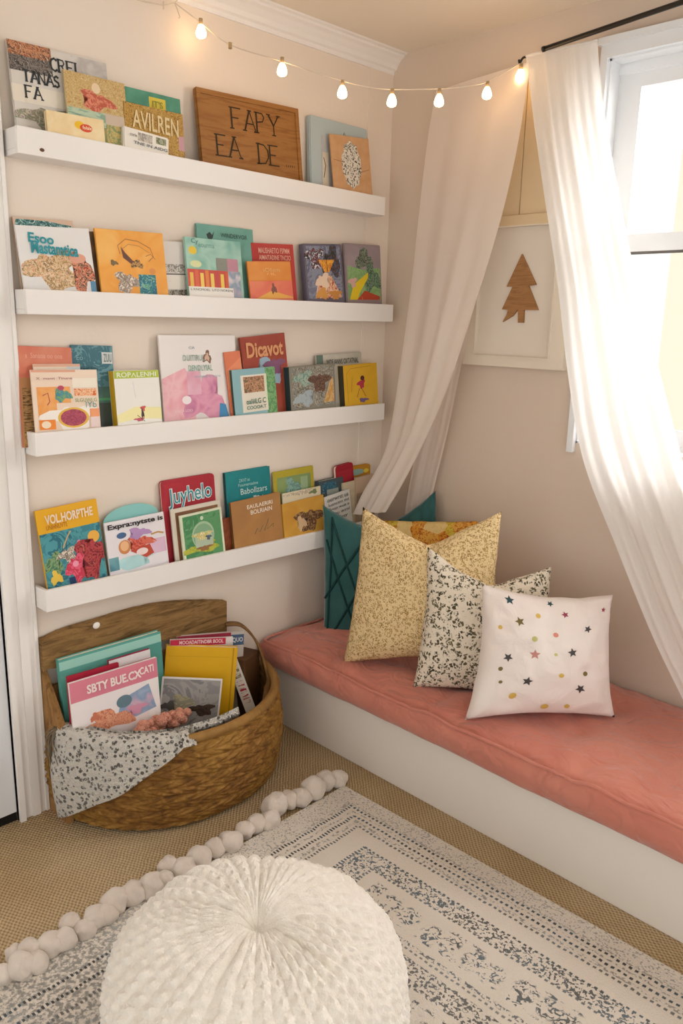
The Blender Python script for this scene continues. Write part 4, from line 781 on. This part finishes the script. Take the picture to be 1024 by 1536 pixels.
# coral crochet toy peeping out of the basket
b = bmesh.new(); p0 = onz(255, 1088, .27)
for i in range(26):
    c = Vector((p0.x-.035+random.uniform(-.03, .02), p0.y+random.uniform(-.085, .085), .262+random.uniform(-.012, .014))); g_ = bmesh.ops.create_icosphere(b, subdivisions=2, radius=random.uniform(.012, .02), matrix=Matrix.Translation(c))
o = tag(obj('crochet_toy', b, speck('coral_yarn', 'd99a84', 'b86a58', 120, .4, knit=220), None, True), 'coral pink crochet bundle tucked in the basket behind the flecked blanket', 'toy')

# ------------------------------------------------------------------ rug with pompom edge
RC = onz(516, 1177, .010); RW, RD = 2.0, 1.75
t = thing('rug', 'cream and charcoal patterned rug with a pompom edge, under the white pouf', 'rug', (RC.x, RC.y, 0)); t.rotation_euler = (0, 0, radians(1.2))
b = bmesh.new(); box(b, (0, -RD, 0), (RW, 0, .010)); bmesh.ops.bevel(b, geom=[e for e in b.edges], offset=.003, segments=2, affect='EDGES')
k = NT('rug_pile', .97, .03); x, y, z = k.sep()[:3]
v = k.math('MULTIPLY', y, -1); uu = k.math('MULTIPLY', x, .72)
wob = k.math('MULTIPLY', k.math('SUBTRACT', k.noise(30, 2), .5), .012)
d = k.math('ADD', k.math('MINIMUM', uu, v), wob)
along = k.math('MAXIMUM', uu, v)
def band(c, w_, soft=.003): 
    a = k.math('ABSOLUTE', k.math('SUBTRACT', d, c)); return k.step(a, w_+soft, w_)
def mul(*a):
    r = a[0]
    for q in a[1:]: r = k.math('MULTIPLY', r, q)
    return r
def mx(*a):
    r = a[0]
    for q in a[1:]: r = k.math('MAXIMUM', r, q)
    return r
fine = k.noise(150, 3); fmask = k.step(fine, .5, .58); med = k.noise(130, 2.5, dist=.5); mmask = k.step(med, .505, .56)
dots = k.step(k.math('SINE', k.math('MULTIPLY', along, 2*pi/.011)), -.35, .2)
fr1 = k.noise(60, 2, dist=1.6); fl = k.step(fr1, .51, .57)
vz = k.step(k.vor(15.5, rnd=.35), .56, .42)
dens = k.noise(5, 2)
faint = mul(band(.034, .028, .01), k.step(k.noise(170, 2), .54, .64), .5)
lines = mx(mul(band(.070, .0022), dots, .95), mul(band(.084, .0016), fmask, .6), mul(band(.099, .0022), dots, .95), mul(band(.116, .004), fmask, .55), mul(band(.060, .002), fmask, .5), mul(band(.130, .0022), dots, .8))
b1 = mul(band(.215, .026), mmask, .85); b1e = mx(mul(band(.186, .0018), dots, .9), mul(band(.244, .0018), dots, .8))
flr = mul(band(.315, .04), fl, vz, .85); thin = mul(band(.385, .004), mmask, .8)
b2 = mul(band(.45, .03), mmask, .8); th2 = mul(band(.40, .0015), dots, .7)
field = mul(k.step(d, .52, .54), fl, k.step(k.vor(9, rnd=.5), .62, .4), .8); th3 = mul(band(.505, .003), mmask, .8)
gr = mul(k.step(y, -.55, -.95), k.step(x, .75, .3), k.step(k.noise(90, 3), .42, .6), .6)
ink = mx(faint, lines, b1, b1e, flr, thin, b2, th2, field, th3, gr)
inkc = k.mix(k.step(dens, .42, .6), '3c4042', '4b606c')
base = k.mix(k.step(k.noise(3, 2), .3, .7), 'e5ddd2', 'dcd3c6')
k.col(k.mix(ink, base, inkc)); k.bump(k.math('ADD', k.noise(260, 3), k.math('MULTIPLY', ink, -.3)), .004, .9)
obj('rug_field', b, k.m, t)
M_pom = simple('wool_pompom', 'd9cdc2', .97, .05, bump=(150, .0015), var=(30, 'd2c6ba')); M_pom.node_tree.nodes['Principled BSDF'].inputs['Sheen Weight'].default_value = .4
b = bmesh.new(); inv = Matrix.Translation((RC.x, RC.y, 0)) @ Matrix.Rotation(radians(1.2), 4, 'Z'); inv = inv.inverted()
pom = [(507, 1168, 13), (487, 1171, 15), (470, 1181, 18), (452, 1196, 15), (432, 1200, 15), (413, 1208, 18), (405, 1230, 15), (385, 1236, 14), (368, 1245, 14), (346, 1262, 17), (322, 1272, 15), (298, 1286, 18), (276, 1303, 17), (254, 1300, 16), (247, 1322, 15), (226, 1328, 19), (198, 1340, 18), (172, 1352, 19), (160, 1372, 16), (143, 1377, 18), (128, 1394, 15), (106, 1386, 16), (96, 1410, 18), (74, 1418, 19), (46, 1425, 18), (55, 1445, 16), (30, 1450, 20), (22, 1430, 13), (4, 1462, 16)]
cord = []
for i, (px, py, r) in enumerate(pom):
    p = onz(px, py, .03); dist = (p-CAM).dot(fwd); rr = r*dist/FPX*1.0; p = onz(px, py, rr*.82); q = inv @ p
    cord.append(Vector((q.x, q.y, .012)))
    bb = bmesh.new(); bmesh.ops.create_icosphere(bb, subdivisions=4, radius=1)
    for v_ in bb.verts:
        n_ = v_.co.normalized(); s = 1.04+.26*noise.noise(n_*1.2+Vector((i*3.7, 0, 0)))+.04*noise.noise(n_*3+Vector((i, 2, 0))); v_.co = Vector((n_.x*rr*s*1.05, n_.y*rr*s*1.05, max(n_.z*rr*s*.9, -rr*.8)))
    o = obj('pompom', bb, M_pom, t, True); o.location = (q.x, q.y, rr*.82)
b = bmesh.new(); tube(b, cord, .004, 6); obj('pompom_cord', b, M_pom, t, True)

# ------------------------------------------------------------------ pouf
PC = Vector((1.118, -1.555, .010)); PR, PH = .297, .335
NR = 40
def pouf(u, v):
    a = 2*pi*u; ph = v*pi       # v 0 bottom .. 1 top centre
    r = PR*sin(ph)**.78 if 0 < v < 1 else 0; z = PH/2-PH/2*(abs(cos(ph))**.92)*(1 if cos(ph) > 0 else -1)
    # dimple at top
    rr = r/PR
    if v > .5: z -= .030*math.exp(-(rr/.10)**2)+.008*math.exp(-(rr/.35)**2)
    z = max(z, 0)
    swirl = a+.10*sin(3*a)+.05*noise.noise(Vector((rr*4, a, 0))); k_ = rr**.6
    rib = abs(sin(NR/2*swirl)); fall = min(1, rr*2.2)
    st = sin(v*150+(2.2 if sin(NR*swirl) > 0 else 0))
    h = (.007*rib**.8+.0035*st*rib)*fall+.010*noise.noise(Vector((cos(a)*3, sin(a)*3, z*9)))*rr
    h += -.007*max(0, sin(a*9+1.1*sin(a*2)))**6*math.exp(-((rr-.35)/.28)**2)
    n_ = Vector((cos(a)*sin(ph)**1.2, sin(a)*sin(ph)**1.2, -cos(ph)*.9)); n_.normalize() if n_.length > 0 else None
    return Vector((r*cos(a), r*sin(a), z))+n_*h*(0 if z <= 0 else 1)
b = bmesh.new(); grid(b, 560, 260, pouf, wrapu=True); bmesh.ops.remove_doubles(b, verts=b.verts[:], dist=.00005)
bmesh.ops.recalc_face_normals(b, faces=b.faces[:])
k = NT('chunky_wool', .97, .03); f = k.noise(42, 3, dist=.6)
k.col(k.mix(k.step(f, .3, .7), 'e8e0d4', 'f1ebe1')); k.bump(k.math('ADD', k.math('MULTIPLY', f, 1.0), k.noise(260, 2)), .005, .6); k.b.inputs['Sheen Weight'].default_value = .5; k.b.inputs['Sheen Roughness'].default_value = .6
b2_ = obj('pouf', b, k.m, None, True); b2_.location = PC; tag(b2_, 'round cream chunky-knit pouf with a gathered top, on the patterned rug', 'pouf')

# ------------------------------------------------------------------ framed tree and panelled board on the window wall
fx0, fx1, fz0, fz1 = .407, .806, 1.332, 1.790
t = thing('framed_picture', 'white framed picture of a wooden fir tree below the curtain gap', 'picture', (.6, -.001, fz0))
ix0, ix1, iz0, iz1 = .457-.6, .750-.6, .036, fz1-fz0-.002
W0, W1, Hh = fx0-.6, fx1-.6, fz1-fz0
b = bmesh.new()
for a, c in (((W0, 0), (ix0, Hh)), ((ix1, 0), (W1, Hh)), ((ix0, 0), (ix1, iz0)), ((ix0, iz1), (ix1, Hh))): box(b, (a[0], -.026, a[1]), (c[0], 0, c[1]))
for a, c in (((ix0-.004, iz0-.004), (ix0, iz1+.004)), ((ix1, iz0-.004), (ix1+.004, iz1+.004)), ((ix0, iz0-.004), (ix1, iz0)), ((ix0, iz1), (ix1, iz1+.004))): box(b, (a[0], -.030, a[1]), (c[0], -.026, c[1]))
obj('frame', b, M_pframe, t)
b = bmesh.new(); box(b, (ix0, -.012, iz0), (ix1, -.002, iz1)); obj('mount', b, M_mat, t)
tp = [(783, 381), (797, 428), (803, 426), (805, 430), (790, 429), (806, 464), (789, 466), (788, 485), (779, 484), (779, 465), (766, 478), (754, 483), (762, 466), (753, 465), (768, 430), (762, 429)]
tp = [(783, 381), (804, 427), (793, 429), (807, 465), (786, 465), (785, 484), (777, 484), (777, 464), (769, 474), (754, 483), (760, 472), (762, 465), (753, 464), (769, 430), (760, 430)]
q = [(ony(x, y, -.018).x-.6, ony(x, y, -.018).z-fz0) for x, y in tp]
b = bmesh.new(); prism(b, q, -.020, -.012); obj('wooden_tree', b, M_tree, t)
t = thing('wall_panel', 'cream wooden boarded panel above the framed tree, between the curtains', 'panel', (.58, -.001, 1.792))
b = bmesh.new()
box(b, (-.115, -.014, .035), (.0115, -.006, .43)); box(b, (.0145, -.014, .035), (.149, -.006, .43))
box(b, (-.115, -.006, .03), (.149, 0, .43)); obj('boards', b, M_cream, t)
b = bmesh.new(); box(b, (-.125, -.030, 0), (.155, 0, .032)); obj('ledge', b, M_cream, t)

# ------------------------------------------------------------------ curtain rod, drapes
r0 = ony(817, 74, -.10); r1 = r0+(ony(1030, 1, -.10)-r0)*3; r1 = Vector((2.35, -.10, r0.z+.012)); r0.z = ony(817, 73, -.10).z; d_ = ony(1020, 4, -.10); r1 = r0+(d_-r0)*((2.35-r0.x)/(d_.x-r0.x))
t = thing('curtain_rod', 'black metal curtain rod above the window', 'curtain rod', r0)
b = bmesh.new(); tube(b, [(0, 0, 0), r1-r0], .0072, 14); obj('pole', b, M_black, t, True)
b = bmesh.new(); tube(b, [(-.008, 0, -.0005), (.0, 0, 0)], .0082, 14); obj('finial', b, M_black, t, True)
for x_ in (.85, 1.5):
    b = bmesh.new(); z_ = (r1-r0).z*x_/(r1-r0).x; box(b, (x_-.006, -.002, z_-.007), (x_+.006, .099, z_+.003)); box(b, (x_-.012, .095, z_-.03), (x_+.012, .0995, z_+.02)); obj('bracket', b, M_black, t)
hk = ony(784, 90, -.09)
b = bmesh.new(); tube(b, [spl([Vector((0, .09, .014)), Vector((0, .03, .014)), Vector((.0, 0, .006)), Vector((-.008, -.004, -.008)), Vector((-.012, -.004, .002))], i/14) for i in range(15)], .0035, 8)
o = tag(obj('wall_hook', b, M_black, None, True), 'small black wall hook left of the curtain rod', 'hook'); o.location = hk
def drape(bm, Lp, Rp, nf, amp, nu=150, nv=110, phase=0, ntop=.25, skew=0, fine=.0):
    def f(u, v):
        L = spl(Lp, v); R_ = spl(Rp, v); p = L+(R_-L)*u
        nrm = (R_-L).cross(spl(Lp, min(v+.02, 1))-spl(Lp, v-.02 if v > .02 else 0)).normalized()
        if nrm.dot(CAM-p) < 0: nrm = -nrm
        w_ = amp*(ntop+(1-ntop)*min(1, v*2.5)); uu = u+skew*(v-.5)*sin(pi*u)
        s = sin(2*pi*nf*uu+phase+.9*sin(v*3+u*4))*.6+sin(2*pi*nf*2.3*uu+phase*2+v*2.1)*.28+noise.noise(Vector((u*7, v*2.2, phase)))*.5
        return p+nrm*w_*s+nrm*fine*noise.noise(Vector((u*16, v*16, phase)))
    grid(bm, nu, nv, f)
def pts3(lst, ys): return [ony(x, y, q) for (x, y), q in zip(lst, ys)]
# right-hand drape
Lp = pts3([(789, 84), (803, 190), (820, 300), (841, 430), (856, 560), (879, 690), (928, 820), (982, 955), (1032, 1060)], [-.085, -.09, -.10, -.11, -.12, -.13, -.14, -.15, -.16])
Rp = pts3([(896, 61), (905, 160), (924, 270), (947, 385), (976, 500), (1006, 620), (1045, 760), (1085, 880), (1130, 980)], [-.085, -.10, -.115, -.13, -.14, -.15, -.16, -.17, -.18])
t = thing('curtain', 'sheer white curtain swept to the right in front of the window edge', 'curtain', (0, 0, 0))
b = bmesh.new(); drape(b, Lp, Rp, 3.2, .017, phase=.6); obj('fabric', b, M_curtain, t, True)
b = bmesh.new(); tube(b, [spl(Lp, 0)*(1-i/20)+spl(Rp, 0)*(i/20)+Vector((0, -.002, 0)) for i in range(21)], .004, 8); obj('hem', b, M_curtain, t, True)
# left-hand drape, pulled to the corner
Lp = pts3([(654, 136), (641, 210), (628, 320), (616, 430), (601, 540), (586, 640), (572, 690), (545, 738), (530, 772)], [-.045, -.06, -.075, -.09, -.11, -.13, -.16, -.21, -.245])
Rp = pts3([(795, 92), (778, 200), (758, 292), (736, 370), (705, 470), (672, 572), (640, 650), (608, 716), (578, 768)], [-.09, -.11, -.13, -.14, -.15, -.17, -.19, -.22, -.25])
t = thing('curtain', 'cream white curtain gathered to the left, falling behind the pillows', 'curtain', (0, 0, 0))
b = bmesh.new(); drape(b, Lp, Rp, 1.6, .015, phase=2.6, ntop=.12); obj('fabric', b, M_curtain2, t, True)
Lq = pts3([(700, 400), (680, 480), (655, 560), (630, 650), (612, 740), (604, 800)], [-.05]*6); Rq = pts3([(722, 400), (706, 480), (690, 560), (672, 650), (650, 740), (640, 800)], [-.03]*6)
b = bmesh.new(); drape(b, Lq, Rq, 1.2, .008, phase=1); obj('back_layer', b, M_curtain2, t, True)

# ------------------------------------------------------------------ fairy lights
t = thing('string_lights', 'warm string of fairy lights looped along the top of the corner', 'string lights', (0, 0, 0))
A = onx(262, 4, .03); Bk = hk+Vector((-.006, -.004, -.004))
cpx = [(262, 4), (301, 34), (345, 67), (423, 92), (513, 121), (550, 130), (588, 134), (659, 133), (700, 129), (731, 122), (784, 93)]
tot = 784-262; cp = []
for x, y in cpx:
    f = (x-262)/tot
    # walk along the vertical plane that holds both ends of the cord
    n = Vector((-(Bk-A).y, (Bk-A).x, 0)); cp.append(on(x, y, n, A))
cable = [spl(cp, i/160) for i in range(161)]
b = bmesh.new(); tube(b, cable, .0016, 6)
tube(b, [onx(x, y, .03) for x, y in ((262, 4), (266, 14), (270, 26), (268, 27))], .0018, 6); tube(b, [onx(x, y, .02) for x, y in ((180, -8), (215, 2), (245, 8), (262, 4), (268, -2))], .0016, 6); tube(b, [onx(x, y, .02) for x, y in ((245, 2), (245, 14))], .0018, 6)
obj('cord', b, simple('cord_clear', 'd9cbb8', .5), t, True)
kbm = NT('bulb_glow', .3); kbm.col('fff0d8'); kbm.b.inputs['Emission Color'].default_value = (1, .62, .28, 1); kbm.b.inputs['Emission Strength'].default_value = 14
M_sock = simple('socket', 'b89a70', .5)
blbs = [(301, 30, 49), (345, 66, None), (423, 88, 112), (513.5, 122, 146), (588, 135, 158), (659, 135, 159), (731, 124, 147), (781, 98, 117)]
cpts = cable
for px, py0, py1 in blbs:
    n = Vector((-(Bk-A).y, (Bk-A).x, 0)); p = on(px, py0, n, A)
    b = bmesh.new(); tube(b, [(0, 0, .004), (0, 0, -.012)], .0055, 10); so = obj('socket', b, M_sock, t, True); so.location = p
    if py1:
        b = bmesh.new(); L = .046; prof_ = [(.0045, 0), (.008, .1), (.0115, .3), (.0145, .55), (.0150, .72), (.0125, .88), (.007, .97), (.0001, 1)]
        grid(b, 20, len(prof_), lambda u, v: (prof_[round(v*(len(prof_)-1))][0]*cos(2*pi*u), prof_[round(v*(len(prof_)-1))][0]*sin(2*pi*u), -.011-L*.8*prof_[round(v*(len(prof_)-1))][1]), wrapu=True)
        bo = obj('bulb', b, kbm.m, so, True)

# ------------------------------------------------------------------ books on the window sill, just visible past the curtain
for i, (z0, z1, c, lb) in enumerate(((1.022, 1.056, '8a5a8c', 'purple book at the bottom of the small stack on the window sill'), (1.056, 1.074, 'eceff0', 'white book between the purple and the top book on the window sill'), (1.074, 1.090, 'f2f2f0', 'white book on top of the small stack on the window sill'))):
    t = thing('book', lb, 'book', (1.30, -.035, z0)); h = z1-z0
    b = bmesh.new(); box(b, (-.1, -.045, 0), (.1, .025, .002)); box(b, (-.1, -.045, h-.002), (.1, .025, h-.0002)); box(b, (-.1, -.045, .002), (-.098, .025, h-.002)); obj('cover', b, mt(c), t)
    b = bmesh.new(); box(b, (-.098, -.042, .002), (.097, .022, h-.002)); obj('pages', b, M_pages, t)

# ------------------------------------------------------------------ groups of repeats
LEDGE = ['books on the top ledge', 'books on the second ledge', 'books on the third ledge', 'books on the lowest ledge']
bpy.context.view_layer.update()
for o in C.objects:
    if o.parent or 'category' not in o: continue
    p = o.matrix_world.translation; c = o['category']
    if c == 'pillow': o['group'] = 'throw pillows on the bench'
    elif c == 'shelf': o['group'] = 'white picture ledges on the shelf wall'
    elif c == 'curtain': o['group'] = 'white curtains hung beside the window'
    elif c == 'book':
        if p.x > 1: o['group'] = 'books stacked on the window sill'
        elif p.z < .5: o['group'] = 'books standing in the basket'
        else: o['group'] = LEDGE[min(range(4), key=lambda i: abs(p.z-(shelves[i][2]-LH)))]
